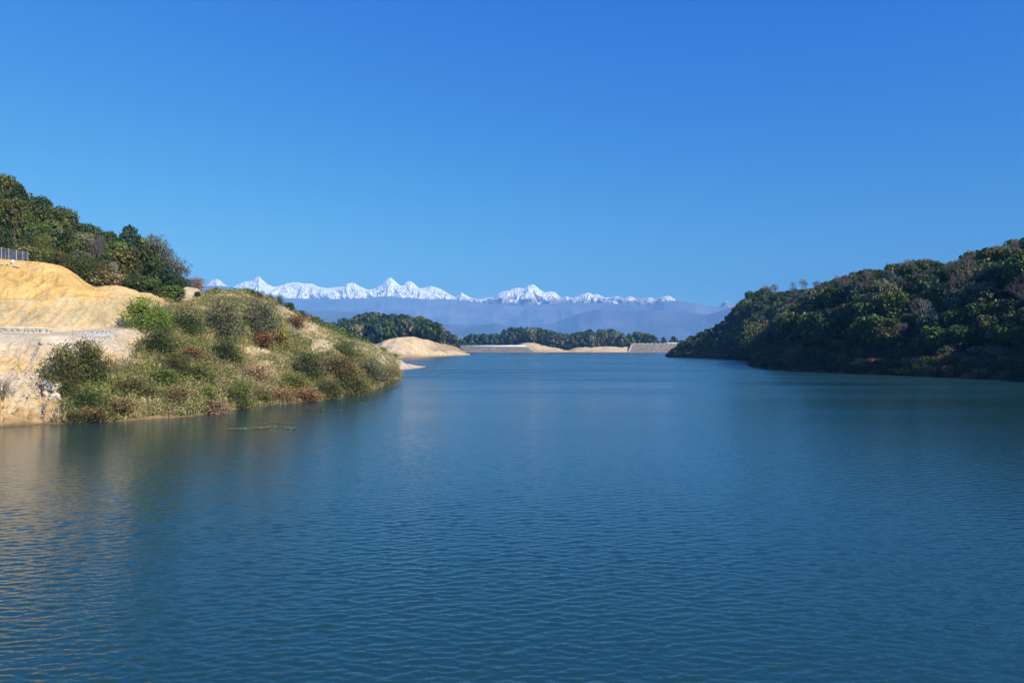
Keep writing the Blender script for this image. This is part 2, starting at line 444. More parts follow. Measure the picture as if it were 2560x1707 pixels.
# colours of the soil itself
nA = fbm(s.X * 0.35, s.Y * 0.35 + s.Z * 0.4, 5, 71); nB = fbm(s.X * 1.3, s.Y * 0.7 + s.Z * 1.2, 4, 77); nS = fbm(s.X * 2.6, s.Z * 0.15, 4, 81)
nStrata = fbm(s.X * 0.1, s.Z * 1.6, 3, 84)
colr = np.empty(s.Z.shape + (3,)); colr[:] = (0.30, 0.235, 0.135)
ORANGE = (0.72, 0.455, 0.15); PALE = (0.60, 0.45, 0.235); GRAVEL = (0.57, 0.465, 0.31); TAN = (0.58, 0.42, 0.215); WHITE = (0.60, 0.54, 0.45)
colr = mixc(colr, sstep(.15, .5, sandy) * sstep(1.6, 1.8, s.T) * (1 - sstep(2.9, 3.05, s.T)), TAN)
colr = mixc(colr, sandy * sstep(3.8, 4.1, s.T), PALE)
colr = mixc(colr, cutm * np.clip(0.2 + 1.5 * nS, 0, 0.8), (0.43, 0.35, 0.21))
colr = mixc(colr, cutm * np.clip(1.6 * nB + nA, 0, 0.7), ORANGE)
colr = mixc(colr, sandy * sstep(4.9, 5.15, s.T + 0.15 * nA) * (1 - sstep(5.98, 6.3, s.T)), ORANGE)
colr = mixc(colr, sandy * sstep(4.9, 5.15, s.T) * sstep(225, 300, s.PX) * 0.65, PALE)
colr = mixc(colr, sandy * sstep(4.9, 5.15, s.T) * np.clip(1.2 * nA, 0, .55), (0.70, 0.48, 0.22))
colr = mixc(colr, roadm, GRAVEL)
colr = mixc(colr, sstep(2.7, 2.95, s.T) * (1 - sstep(3.0, 3.1, s.T)) * sandy, (0.55, 0.455, 0.325))
marks = sstep(.62, .80, ridged(s.X * 1.1 + s.Z * .8, s.Z * 1.3 - s.X * .35, 3, 411)) * sandy * sstep(4.9, 5.1, s.T) * (1 - sstep(5.8, 6, s.T))
colr = mixc(colr, marks * .55, (0.47, 0.28, 0.09))
loose = lowm * sandy * np.clip(2.2 * nA + 0.25, 0, 1)
colr = mixc(colr, loose * 0.55, WHITE)
colr = mixc(colr, lowm * sandy * np.clip(2.0 * fbm(s.X * .5, s.Y * .5, 3, 99), 0, .7), (0.57, 0.37, 0.16))
wet = sstep(1.0, 1.02, s.T) * (1 - sstep(1.85, 2.15, s.T + 0.3 * nB))
colr = mixc(colr, wet * sandy, (0.42, 0.27, 0.13))
colr = mixc(colr, (1 - sstep(1.15, 1.35, s.T + 0.3 * nB)), (0.22, 0.15, 0.075))
# bare pale soil showing through the scrub on the hillside
def ell(cx, cy, rx, ry, rot=0):
    c, sn = math.cos(math.radians(rot)), math.sin(math.radians(rot))
    u = (s.PX - cx) * c + (PYg - cy) * sn; v = -(s.PX - cx) * sn + (PYg - cy) * c
    d = np.sqrt((u / rx) ** 2 + (v / ry) ** 2) + 0.35 * nB + 0.3 * nA
    return 1 - sstep(0.75, 1.1, d)
bare = np.zeros_like(s.Z)
for q in ((775, 832, 88, 32, 30), (835, 866, 62, 20, 22), (712, 786, 48, 17, 38), (800, 872, 42, 20, 0), (940, 893, 40, 12, 30), (880, 872, 62, 11, 24), (484, 735, 36, 32, 0), (560, 742, 55, 9, 0), (650, 752, 30, 8, 20),
          (915, 882, 34, 12, 28), (955, 905, 30, 14, 30), (905, 872, 40, 8, 20), (470, 790, 30, 12, 0), (640, 880, 40, 16, 10)):
    bare = np.maximum(bare, ell(*q))
bare = np.maximum(bare, sstep(842, 872, s.PX + 14 * nA) * sstep(3.3, 3.7, s.T + .25 * nB) * (s.T < 6.4))
hillside = (1 - sandy) * (1 - sstep(6.3, 7.0, s.T)) * sstep(1.5, 2.0, s.T)
colr = mixc(colr, (1 - sandy) * (1 - sstep(6.3, 7, s.T)) * np.clip(.5 + nA, 0, 1) * .6, (0.36, 0.27, 0.15))
colr = mixc(colr, bare * np.maximum(hillside, (s.PX > 430) * sstep(5.2, 5.6, s.T) * (s.T < 8.6)), (0.56, 0.45, 0.27))
colr = mixc(colr, bare * np.clip(nStrata * 1.5, 0, .6), (0.42, 0.34, 0.22))
forest = sstep(6.5, 7.2, s.T) * (1 - ((s.PX > 440) & (s.PX < 520) & (s.T < 8.3)))
colr = mixc(colr, forest, (0.07, 0.06, 0.032))
MAT['soil'] = m_ground('bank_soil', 1.0, 0.40, 0.45, fine=2.2)
LB.bare = np.clip(bare * 1.1, 0, 1)
LB.sandy = sandy
LB.build('left_bank', MAT['soil'], np.clip(colr, 0.01, 0.8))

# ---- gravel spit beyond the scrub
SW = wl([(900, 934), (941, 933), (970, 928), (1007, 924.5), (1040, 921.5), (1057, 918.5), (1066, 916.5)])
S0 = [(k[0], -1.0, k[2] - 6, 'z') for k in SW]
S2 = [(900, 884, 195), (941, 888, 197), (970, 893, 200), (1001, 899, 207), (1015, 909, 218), (1035, 912.5, 228), (1057, 915.5, 239), (1066, 916.3, 236)]
S3 = [(900, 2.0, 215, 'z'), (1001, 0.6, 222, 'z'), (1020, -0.5, 240, 'z'), (1066, -0.8, 252, 'z')]
S4 = [(900, -1.5, 240, 'z'), (1066, -1.5, 262, 'z')]
SP = Sheet(np.arange(900, 1067, 1.5), [S0, SW, S2, S3, S4], [2, 26, 8, 4], sm=3)
s = SP
s.Z = s.Z + (s.T > 1) * 0.18 * fbm(s.X * .8, s.Y * .8, 4, 12) * np.minimum(1, np.abs(s.Z) * 1.5)
c = np.empty(s.Z.shape + (3,)); c[:] = (0.55, 0.46, 0.32)
c = mixc(c, np.clip(1.5 * fbm(s.X * .5, s.Y * .5, 4, 15), 0, 1), (0.46, 0.38, 0.27))
c = mixc(c, 1 - sstep(1.02, 1.15, s.T), (0.27, 0.20, 0.12))
MAT['gravel'] = m_ground('spit_gravel', 1.6, 0.2, 0.4)
SP.build('gravel_spit', MAT['gravel'], c)

# ---- far shore: wooded knoll with a bare sand mound in front
FW = [(560, 0, 470, 'z'), (700, 0, 470, 'z')] + wl([(925, 895.5), (998, 895), (1060, 892), (1144, 889), (1168, 887.6), (1182, 886)])
F0 = [(k[0], -2, k[2] - 15, 'z') for k in FW]
Fm = [(560, 860, 500), (700, 864, 500), (900, 866, 470), (935, 862, 462), (960, 852, 466), (985, 845, 472), (1016, 841, 480), (1040, 843, 488), (1060, 848, 500), (1082, 853, 520), (1105, 859, 545),
      (1132, 864, 572), (1150, 872, 590), (1168, 883, 600), (1182, 886, 615)]
Fb = [(k[0], k[1] + 1.0, k[2] + 10) for k in Fm]
TOP1 = [(560, 800), (700, 805), (760, 803), (795, 800), (837, 805), (867, 791), (909, 780), (932, 778), (986, 781), (1027, 787), (1072, 797), (1095, 808), (1108, 821), (1125, 836), (1137, 850), (1145, 866)]
Fr = [(px, py + (44 if px < 1100 else 24 if px < 1130 else 10), 585) for px, py in TOP1] + [(1160, 880, 610), (1182, 886, 640)]
Fk = [(560, 2, 660, 'z'), (1100, 0, 680, 'z'), (1182, -2.5, 700, 'z')]
FS = Sheet(np.arange(560, 1183, 2), [F0, FW, Fm, Fb, Fr, Fk], [2, 24, 3, 14, 6], sm=4)
s = FS
mound = sstep(1.0, 1.2, s.T) * (1 - sstep(1.95, 2.2, s.T))
s.Z = s.Z + mound * (1.0 * (ridged(s.X * 0.22, s.Y * 0.03, 3, 3) - .5) + .35 * fbm(s.X * .12, s.Y * .12, 3, 4)) * sstep(0.3, 2, s.Z)
c = np.empty(s.Z.shape + (3,)); c[:] = (0.60, 0.455, 0.265)
c = mixc(c, np.clip(1.8 * fbm(s.X * .15, s.Y * .1 + s.Z * .6, 4, 31), 0, .9), (0.42, 0.31, 0.18))
c = mixc(c, sstep(1065, 1100, s.PX + 12 * fbm(s.X * .1, s.Y * .1, 3, 2)) * (s.T > 1.35 + .2 * sstep(1100, 1150, s.PX)) * 0.75, (0.30, 0.22, 0.13))
c = mixc(c, 1 - sstep(1.0, 1.2, s.T), (0.36, 0.26, 0.14))
c = mixc(c, np.maximum(sstep(1.98, 2.3, s.T), 1 - sstep(700, 920, s.PX)), (0.06, 0.05, 0.03))
MAT['far_soil'] = m_ground('far_shore_soil', 0.35, 1.2, 0.5, fine=1.2)
FS.build('far_shore', MAT['far_soil'], c)

# ---- far wooded ridge between the two dams, with sand beaches
TOP2 = [(1135, 868), (1145, 861), (1152, 848), (1178, 833), (1213, 835), (1249, 825), (1278, 811), (1300, 809), (1320, 808), (1345, 815), (1365, 816), (1390, 825), (1407, 829), (1436, 826), (1460, 822), (1478, 818),
        (1505, 820), (1526, 815), (1545, 821), (1562, 830), (1580, 831), (1598, 828), (1615, 834), (1630, 836), (1643, 851), (1652, 860)]
RW = [(1100, -1.5, 885, 'z'), (1290, -1.5, 884, 'z'), (1318, 0, 884, 'z'), (1335, 0, 878, 'z'), (1400, 0, 872, 'z'), (1417, 0, 884, 'z'), (1440, 0, 872, 'z'), (1560, 0, 876, 'z'), (1574, 0, 882, 'z'), (1600, -1.5, 886, 'z'), (1800, -1.5, 890, 'z')]
R0 = [(k[0], -3, k[2] - 25, 'z') for k in RW]
Rm = [(1100, 869, 910), (1290, 866, 906), (1312, 857, 908), (1328, 857, 906), (1350, 861, 902), (1375, 868, 896), (1400, 872, 894), (1417, 876.5, 893), (1437, 869, 893), (1460, 867, 895), (1568, 867, 897), (1580, 866, 906), (1800, 868, 915)]
Rr = [(px, min(py + 38, 867), 965) for px, py in TOP2] + [(1690, 862, 965), (1800, 866, 965)]
Rk = [(1100, -2, 1080, 'z'), (1800, -2, 1080, 'z')]
FR = Sheet(np.arange(1100, 1801, 2), [R0, RW, Rm, Rr, Rk], [2, 14, 12, 5], sm=3)
s = FR
s.Z = s.Z + (s.T > 1.05) * (s.T < 2.2) * 0.5 * fbm(s.X * .1, s.Y * .1, 3, 14) * np.clip(s.Z, 0, 1)
c = np.empty(s.Z.shape + (3,)); c[:] = (0.58, 0.445, 0.26)
c = mixc(c, np.clip(1.9 * fbm(s.X * .10, s.Z * .6, 4, 32), 0, .9), (0.40, 0.29, 0.17))
c = mixc(c, 1 - sstep(1.0, 1.2, s.T), (0.30, 0.23, 0.14))
c = mixc(c, sstep(2.0, 2.25, s.T), (0.08, 0.065, 0.04))
c = mixc(c, sstep(2.0, 2.1, s.T) * (1 - sstep(2.5, 2.9, s.T)) * ((s.PX > 1235) & (s.PX < 1330) | (s.PX > 1600)), (0.50, 0.36, 0.2))
FR.build('far_ridge', MAT['far_soil'], c)

# ---- right hill: shoreline runs away from the viewer, height grows inland
SHY = [-120, 0, 40, 80, 110, 139, 154, 167, 187, 203, 219, 247, 265, 300, 345, 367, 407, 438, 468, 476, 486, 505, 560]
SHX = [235, 172, 143, 117, 102, 93, 87, 81.3, 75, 72, 73, 78, 87, 99, 108, 109, 108, 103, 94.5, 101, 118, 160, 280]
def shore_x(y): return np.interp(y, SHY, SHX)
yy = np.arange(-120, 561, 2.5)
dd = np.concatenate([[-12, -6, -3, -1.5, 0, .6, 1.2, 2], np.arange(3, 60, 2.0), np.arange(60, 130, 4.0), np.arange(130, 321, 14)])
SX = smooth1(shore_x(yy), 2)
RY, RD = np.meshgrid(yy, dd, indexing='ij')
RX = SX[:, None] + RD
RZ = np.interp(RD, [-12, 0, .8, 3, 8, 20, 40, 70, 120, 200, 320], [-4, 0, .9, 3.2, 7, 15.5, 27, 34, 39, 42, 42])
TOP3 = [(1655, 890), (1670, 876), (1691, 860), (1714, 848), (1738, 836), (1785, 811), (1816, 799), (1826, 782), (1836, 768), (1845, 758), (1857, 752), (1875, 732), (1900, 716), (1933, 716), (2012, 709),
        (2060, 709), (2108, 689), (2140, 667), (2167, 661), (2210, 663), (2254, 660), (2302, 647), (2331, 655), (2373, 645), (2414, 635), (2457, 627), (2513, 615), (2533, 602), (2560, 597), (2700, 560), (3200, 470), (6000, 450)]
t3p = [q[0] for q in TOP3]; t3v = [q[1] for q in TOP3]
def top3(px): return np.interp(px, t3p, t3v)
ok = (RY > 60) & (RD > 1)
rpx = np.where(ok, CX + F * RX / np.maximum(RY, 1), 9999)
bins = np.arange(1655, 3000, 12); kb = []
for b in bins:
    m_ = ok & (np.abs(rpx - b) < 9) & (RZ > 2.5)
    th = np.minimum(7.5, 1.5 + 0.35 * RZ[m_])
    kk = (H + (HY - top3(b)) * RY[m_] / F - th) / RZ[m_] if m_.any() else np.array([1.0])
    kb.append(np.clip(kk.min(), 0.12, 1.4))
kb = smooth1(np.array(kb), 3)
K = np.interp(rpx, bins, kb)
K = np.where((rpx > 2990) | ~ok, kb[-1], K)
K = np.where(RZ > 0, K, 1)
offm = sstep(2600, 3000, np.where(ok, rpx, 9999.)) * (RZ > 0)
RZ = RZ * (K + offm * 0.22)
RZ = RZ + np.where(RD > 2, 1.0, 0) * (1.1 * fbm(RX * .05, RY * .05, 3, 41) + .4 * fbm(RX * .25, RY * .25, 3, 42)) * np.clip(RD / 12, 0, 1)
c = np.empty(RZ.shape + (3,)); c[:] = (0.075, 0.058, 0.032)
c = mixc(c, 1 - sstep(0.4, 2.2, RZ), (0.16, 0.11, 0.06))
MAT['wood_soil'] = m_ground('woodland_soil', 0.6, 0.4, 0.5)
rh = mesh('right_hill', np.stack([RX.ravel(), RY.ravel(), RZ.ravel()], 1), grid_faces(*RZ.shape), MAT['wood_soil'], col=c.reshape(-1, 3), smooth=True)
tag(rh, kind='structure')
def right_ground(x, y):
    d = x - np.interp(y, yy, SX)
    i = np.clip((y - yy[0]) / 2.5, 0, len(yy) - 1.001); i0 = int(i); f = i - i0
    return float(np.interp(d, dd, RZ[i0]) * (1 - f) + np.interp(d, dd, RZ[i0 + 1]) * f)

# ---- foothills and the snow range
def hills(name, Yr, Yb, top, seed, ca, cb, amp, lo=-12, x0=300, x1=2100, step=3, nr=60, fx=2.0):
    pxs = np.arange(x0, x1, step)
    tp = np.interp(pxs, [q[0] for q in top], [q[1] for q in top])
    zr = H + (HY - tp) / F * Yr
    t = np.linspace(0, 1, nr)
    Yg = Yb + (Yr - Yb) * t[None, :] + 0 * pxs[:, None]
    Zg = lo + (zr[:, None] - lo) * (t[None, :] ** 0.9)
    Xg = Yg * (pxs[:, None] - CX) / F
    fade = np.sin(np.pi * np.clip(t, 0, 1)) [None, :]
    k = fx / 1000.0
    rid = ridged(Xg * 2.2 * k + .25 * fbm(Xg * 2 * k, Yg * 2 * k, 2, seed + 5), Yg * 0.8 * k, 4, seed)
    Zg = Zg + amp * fade * (rid - .5) * 2
    Zg[:, -1] += amp * .10 * fbm(pxs * .08, pxs * 0, 4, seed + 9)
    # far side drops away
    yb = np.full((len(pxs), 1), Yr + 900.0); zb = np.full((len(pxs), 1), -12.0)
    Xg = np.concatenate([Xg, yb * (pxs[:, None] - CX) / F], 1); Yg = np.concatenate([Yg, yb], 1); Zg = np.concatenate([Zg, zb], 1)
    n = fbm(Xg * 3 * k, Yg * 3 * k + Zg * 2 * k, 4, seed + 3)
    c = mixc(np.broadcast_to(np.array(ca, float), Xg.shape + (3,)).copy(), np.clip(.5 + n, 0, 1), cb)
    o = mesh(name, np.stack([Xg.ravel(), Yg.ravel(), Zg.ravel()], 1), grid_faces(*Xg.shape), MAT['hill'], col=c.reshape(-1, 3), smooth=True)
    return tag(o, kind='structure')

def m_vcol(name, rough=0.95):
    m, n, out = new_mat(name)
    at = N(n, 'ShaderNodeAttribute', attribute_name='col')
    b = N(n, 'ShaderNodeBsdfPrincipled', i_Roughness=rough); b.inputs['Specular IOR Level'].default_value = 0.1
    L(n, at.outputs['Color'], b.inputs['Base Color']); L(n, b.outputs[0], out.inputs[0])
    return m
MAT['hill'] = m_vcol('foothill_cover')
T_F3 = [(300, 700), (500, 716), (540, 714), (581, 717), (608, 724), (635, 734), (660, 740), (690, 745), (730, 746), (800, 748), (860, 747), (908, 746), (940, 742), (971, 740), (1000, 744), (1015, 745), (1050, 747), (1075, 749), (1135, 749),
        (1197, 757), (1250, 759), (1310, 764), (1360, 760), (1400, 759), (1488, 756), (1560, 760), (1630, 764), (1660, 752), (1698, 752), (1733, 757), (1778, 766), (1830, 768), (1900, 762), (2100, 770)]
T_F2 = [(300, 800), (700, 800), (1000, 815), (1200, 810), (1330, 815), (1391, 806), (1420, 794), (1455, 781), (1500, 772), (1545, 776), (1590, 779), (1633, 774), (1714, 782), (1766, 787), (1795, 780), (1833, 768), (1862, 758), (1900, 752), (2100, 765)]
T_F1 = [(300, 790), (700, 786), (736, 779), (778, 778), (822, 777), (897, 781), (960, 800), (1050, 806), (1084, 803), (1105, 808), (1135, 818), (1160, 820), (1181, 816), (1239, 808), (1268, 818), (1320, 832), (1400, 838), (1700, 845), (2100, 850)]
FH_HAZY = (0.12, 0.155, 0.22); FH_HAZY2 = (0.205, 0.225, 0.28)  # slope colours with the blue of distant haze mixed in
hills('foothills', 7600, 6700, T_F3, 100, FH_HAZY, FH_HAZY2, 17)
hills('foothills', 6500, 5800, T_F2, 130, (0.09, 0.12, 0.18), (0.155, 0.175, 0.235), 10)  # haze blue in the colour too, darker for a nearer ridge
hills('foothills', 5400, 4900, T_F1, 160, (0.08, 0.105, 0.155), (0.13, 0.15, 0.195), 9, step=4, nr=40)  # nearest ridge: haze blue painted in, darkest of the three

RIDGE = [(300, 730), (480, 727), (505, 712), (516, 711), (528, 702), (543, 697), (556, 706), (568, 715), (581, 717), (596, 711), (612, 703), (630, 703), (640, 694), (648, 691), (655, 699), (668, 711), (685, 717), (697, 715),
         (718, 709), (733, 706), (745, 706), (760, 709), (778, 709), (795, 716), (818, 721), (840, 718), (860, 716), (868, 708), (877, 707), (886, 708), (900, 716), (918, 725), (940, 721), (955, 710), (967, 698), (975, 694), (985, 699), (1000, 714),
         (1008, 713), (1018, 704), (1025, 702), (1034, 707), (1048, 721), (1065, 719), (1078, 715), (1092, 719), (1106, 725), (1122, 735), (1138, 743), (1146, 737), (1153, 731), (1162, 737), (1180, 745), (1200, 748), (1218, 745),
         (1235, 743), (1247, 732), (1258, 728), (1272, 727), (1285, 721), (1296, 719), (1310, 721), (1320, 714), (1332, 711), (1342, 716), (1350, 725), (1363, 730), (1377, 728), (1387, 730), (1396, 738), (1403, 746), (1416, 740), (1432, 746),
         (1442, 742), (1456, 736), (1470, 731), (1483, 736), (1496, 736), (1510, 743), (1525, 744), (1543, 740), (1560, 746), (1576, 741), (1592, 747), (1625, 744), (1640, 747), (1655, 742), (1671, 739), (1680, 743), (1690, 750), (1710, 756), (1740, 763), (1780, 768),
         (1800, 767), (1806, 757), (1818, 753), (1830, 760), (1842, 764), (1870, 770), (2000, 775), (2100, 775)]
pxs = np.arange(400, 1960, 0.9)
nr = 110
Yr, Yb = 8400.0, 7800.0
tp = np.interp(pxs, [q[0] for q in RIDGE], [q[1] for q in RIDGE])
tp = tp + 0.9 * fbm(pxs * .12, pxs * 0, 3, 5) + 0.6 * fbm(pxs * .5, pxs * 0 + 4, 2, 6)
zr = H + (HY - tp) / F * Yr
zlow = H + (HY - 790) / F * Yb
t = np.linspace(0, 1, nr)
Yg = Yb + (Yr - Yb) * t[None, :] + 0 * pxs[:, None]
wsm = smooth1(zr, 40)
base = zlow + (np.minimum(wsm, zr * 0 + wsm)[:, None] - zlow) * t[None, :]
spur = (zr - wsm)[:, None] * (t[None, :] ** 2.2)
Zg = base + spur
Xg = Yg * (pxs[:, None] - CX) / F
u = pxs[:, None] + 18 * fbm(pxs[:, None] * .03, t[None, :] * 4, 3, 203)
fl = ridged(u * .05, t[None, :] * 1.2 + u * 0, 3, 201, .55)            # spurs between the couloirs
fl2 = ridged(u * .21 + 2, t[None, :] * 5 + u * 0, 3, 211, .6)
fade = (1 - t[None, :] ** 3)
Yg = Yg - fade * 220 * (fl - .45) - fade * 70 * (fl2 - .5)
Zg = Zg + fade * 24 * (fl - .5) + fade * 9 * (fl2 - .5)
Zg = np.minimum(Zg, H + (zr[:, None] - H) * Yg / Yr - 14 * (1 - t[None, :]))
Xg = Yg * (pxs[:, None] - CX) / F
du = np.stack([np.gradient(q, axis=0) for q in (Xg, Yg, Zg)], -1); dv = np.stack([np.gradient(q, axis=1) for q in (Xg, Yg, Zg)], -1)
nn = np.cross(du, dv); nn /= np.linalg.norm(nn, axis=-1, keepdims=True); nn[nn[..., 1] > 0] *= -1
rowg = HY - F * (Zg - H) / Yg
rock = sstep(0.50, 0.68, fl2 * .6 + .4 * vnoise(u * .35, t[None, :] * 26, 220) + .12 * (0.5 - fl)) * sstep(0, .05, 1 - t[None, :])
lowrock = sstep(738, 757, rowg + 9 * fbm(pxs[:, None] * .06, t[None, :] * 6, 4, 221))
c = np.empty(Xg.shape + (3,)); c[:] = (0.95, 0.925, 0.88)
c = mixc(c, np.clip(rock * (.42 + .50 * lowrock), 0, .92), (0.13, 0.14, 0.18))
c = mixc(c, lowrock * .85 * sstep(.25, .7, vnoise(u * .1, t[None, :] * 10, 222) + .25 * lowrock), (0.17, 0.15, 0.16))
right_dark = sstep(1685, 1712, pxs)[:, None] * (1 - np.exp(-((pxs[:, None] - 1818) / 27.) ** 4)) + 0 * Xg
c = mixc(c, np.clip(right_dark, 0, 1) * .92, (0.17, 0.15, 0.16))
yb = np.full((len(pxs), 1), Yr + 600.0); zb = np.full((len(pxs), 1), -12.0)
Xg = np.concatenate([Xg, yb * (pxs[:, None] - CX) / F], 1); Yg = np.concatenate([Yg, yb], 1); Zg = np.concatenate([Zg, zb], 1)
c = np.concatenate([c, c[:, -1:]], 1)
mesh_o = mesh('snow_mountains', np.stack([Xg.ravel(), Yg.ravel(), Zg.ravel()], 1), grid_faces(*Xg.shape), MAT['hill'], col=c.reshape(-1, 3), smooth=False)
tag(mesh_o, kind='structure')

# ---- the air between: one even haze round everything
m, n, out = new_mat('haze_air')
pv = N(n, 'ShaderNodeVolumePrincipled')
pv.inputs['Color'].default_value = (0.17, 0.50, 1.0, 1)
pv.inputs['Density'].default_value = 1.35e-4
pv.inputs['Anisotropy'].default_value = -0.2
L(n, pv.outputs[0], out.inputs['Volume'])
x0, x1, y0, y1, z0, z1 = -12800, 12800, -2800, 9900, -13.5, 830
bv = [(x, y, z) for x in (x0, x1) for y in (y0, y1) for z in (z0, z1)]
hz = mesh('haze', bv, np.array([[0, 1, 3, 2], [4, 6, 7, 5], [0, 4, 5, 1], [2, 3, 7, 6], [0, 2, 6, 4], [1, 5, 7, 3]]), m)
tag(hz, kind='stuff')
# ------------------------------------------------------------------ plant meshes
def rot_frame(n):
    """Two unit vectors spanning the plane of each normal."""
    r = rng.normal(size=n.shape)
    u = np.cross(n, r); u /= np.linalg.norm(u, axis=1, keepdims=True) + 1e-9
    return u, np.cross(n, u)

def leaf_quads(c, n, size, aspect=1.6, fold=0.0):
    """A leaf-sized quad at each centre, facing its normal."""
    u, v = rot_frame(n)
    su = (size * aspect * 0.5)[:, None]; sv = (size * 0.5)[:, None]
    k = len(c)
    V = np.stack([c - u * su, c - v * sv + n * fold * sv, c + u * su, c + v * sv + n * fold * sv], 1).reshape(-1, 3)
    return V, np.arange(4 * k).reshape(k, 4)

def crown_mesh(seed, lobes=16, leaves=2600, size=0.36, shape='round', droop=0.0, base=0.28, open_=0.0, spread=1.0, lsc=1.0, irr=0.0):
    """Leaf clumps through a unit crown: z 0..1 is the height of the plant, radius about 0.5."""
    g = np.random.default_rng(seed)
    cs, rs, tn = [], [], []
    for i in range(lobes):
        t = (i + g.random()) / lobes
        z = base + (1 - base) * t * 0.97
        if shape == 'round': rad = 0.46 * math.sqrt(max(0.02, 1 - ((t - .42) / .62) ** 2))
        elif shape == 'cone': rad = 0.44 * (1 - t) ** 0.75 + 0.03
        elif shape == 'dome': rad = 0.46 * math.sqrt(max(0.03, 1 - t * t))
        elif shape == 'column': rad = 0.32 * math.sqrt(max(0.05, 1 - ((t - .4) / .65) ** 2))
        else: rad = 0.46 * (0.35 + 0.65 * t) * math.sqrt(max(0.04, 1 - max(0, t - .55) ** 2 / .22))
        a = i * 2.39996 + g.random() * 1.2
        rr = rad * (0.35 + 0.55 * g.random()) * spread
        lr = lsc * (0.13 + 0.12 * g.random()) * (0.6 + 0.8 * rad / .46)
        if irr:
            rr *= 1 + irr * (1.3 * g.random() - .65); z = min(z * (1 + irr * (.9 * g.random() - .5)), 1.0); lr *= 1 + irr * (1.2 * g.random() - .6)
        cs.append((rr * math.cos(a), rr * math.sin(a), min(z, 1 - lr * .75))); rs.append(lr); tn.append(g.random())
    cs = np.array(cs); rs = np.array(rs); tn = np.array(tn)
    w = rs ** 2; w /= w.sum()
    k = g.choice(lobes, leaves, p=w)
    d = g.normal(size=(leaves, 3)); d /= np.linalg.norm(d, axis=1, keepdims=True)
    rr = rs[k] * (0.62 + 0.43 * g.random(leaves) ** .7) * (1 + open_ * g.random(leaves))
    lump = 1 + 0.25 * np.sin(d[:, 0] * 7 + k) * np.sin(d[:, 2] * 6 + 2 * k)
    c = cs[k] + d * (rr * lump)[:, None] * np.array([1, 1, .8])
    c[:, 2] -= droop * g.random(leaves) * .1
    n = d + 0.75 * g.normal(size=(leaves, 3)) + np.array([0, 0, .25]); n /= np.linalg.norm(n, axis=1, keepdims=True)
    keep = c[:, 2] > 0.015
    c, n, k = c[keep], n[keep], k[keep]
    sz = size * (0.6 + 0.8 * g.random(len(c)))
    V, Fq = leaf_quads(c, n, sz)
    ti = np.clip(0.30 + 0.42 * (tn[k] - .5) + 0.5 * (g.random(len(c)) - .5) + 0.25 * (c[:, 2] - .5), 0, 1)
    ti = np.where(g.random(len(c)) < .012, 1.0, ti)
    return V, Fq, np.repeat(ti, 4)

def tube(path, rad, sides=5):
    path = np.asarray(path, float); n = len(path); rad = np.asarray(rad, float)
    tg = np.gradient(path, axis=0); tg /= np.linalg.norm(tg, axis=1, keepdims=True) + 1e-9
    ref = np.array([0.31, 0.95, 0.1]); u = np.cross(tg, ref); u /= np.linalg.norm(u, axis=1, keepdims=True) + 1e-9
    v = np.cross(tg, u)
    an = np.arange(sides) * 2 * np.pi / sides
    V = (path[:, None] + (u[:, None] * np.cos(an)[None, :, None] + v[:, None] * np.sin(an)[None, :, None]) * rad[:, None, None]).reshape(-1, 3)
    f = []
    for i in range(n - 1):
        for j in range(sides):
            f.append((i * sides + j, i * sides + (j + 1) % sides, (i + 1) * sides + (j + 1) % sides, (i + 1) * sides + j))
    return V, np.array(f)

def join(parts):
    V, Fq, off = [], [], 0
    for v, f in parts:
        V.append(v); Fq.append(f + off); off += len(v)
    return np.concatenate(V), np.concatenate(Fq)

def trunk_mesh(seed, limbs=5, r=0.028, top=0.72, lean=0.06):
    g = random.Random(seed)
    bx, by = g.uniform(-lean, lean), g.uniform(-lean, lean)
    pts = [(bx * t * t, by * t * t, -0.06 + (top + .06) * t) for t in np.linspace(0, 1, 7)]
    rad = [r * (1.35 - 1.1 * t) for t in np.linspace(0, 1, 7)]
    parts = [tube(pts, rad, 7)]
    for i in range(limbs):
        t0 = g.uniform(.3, .85); a = i * 2.4 + g.random(); ln = g.uniform(.18, .34)
        p0 = np.array([bx * t0 * t0, by * t0 * t0, -0.06 + (top + .06) * t0])
        d = np.array([math.cos(a), math.sin(a), g.uniform(.5, 1.1)]); d /= np.linalg.norm(d)
        q = [p0 + d * ln * t + np.array([0, 0, .06 * t * t]) for t in (0, .35, .7, 1)]
        parts.append(tube(q, [r * .55, r * .42, r * .25, r * .08], 5))
    return join(parts)

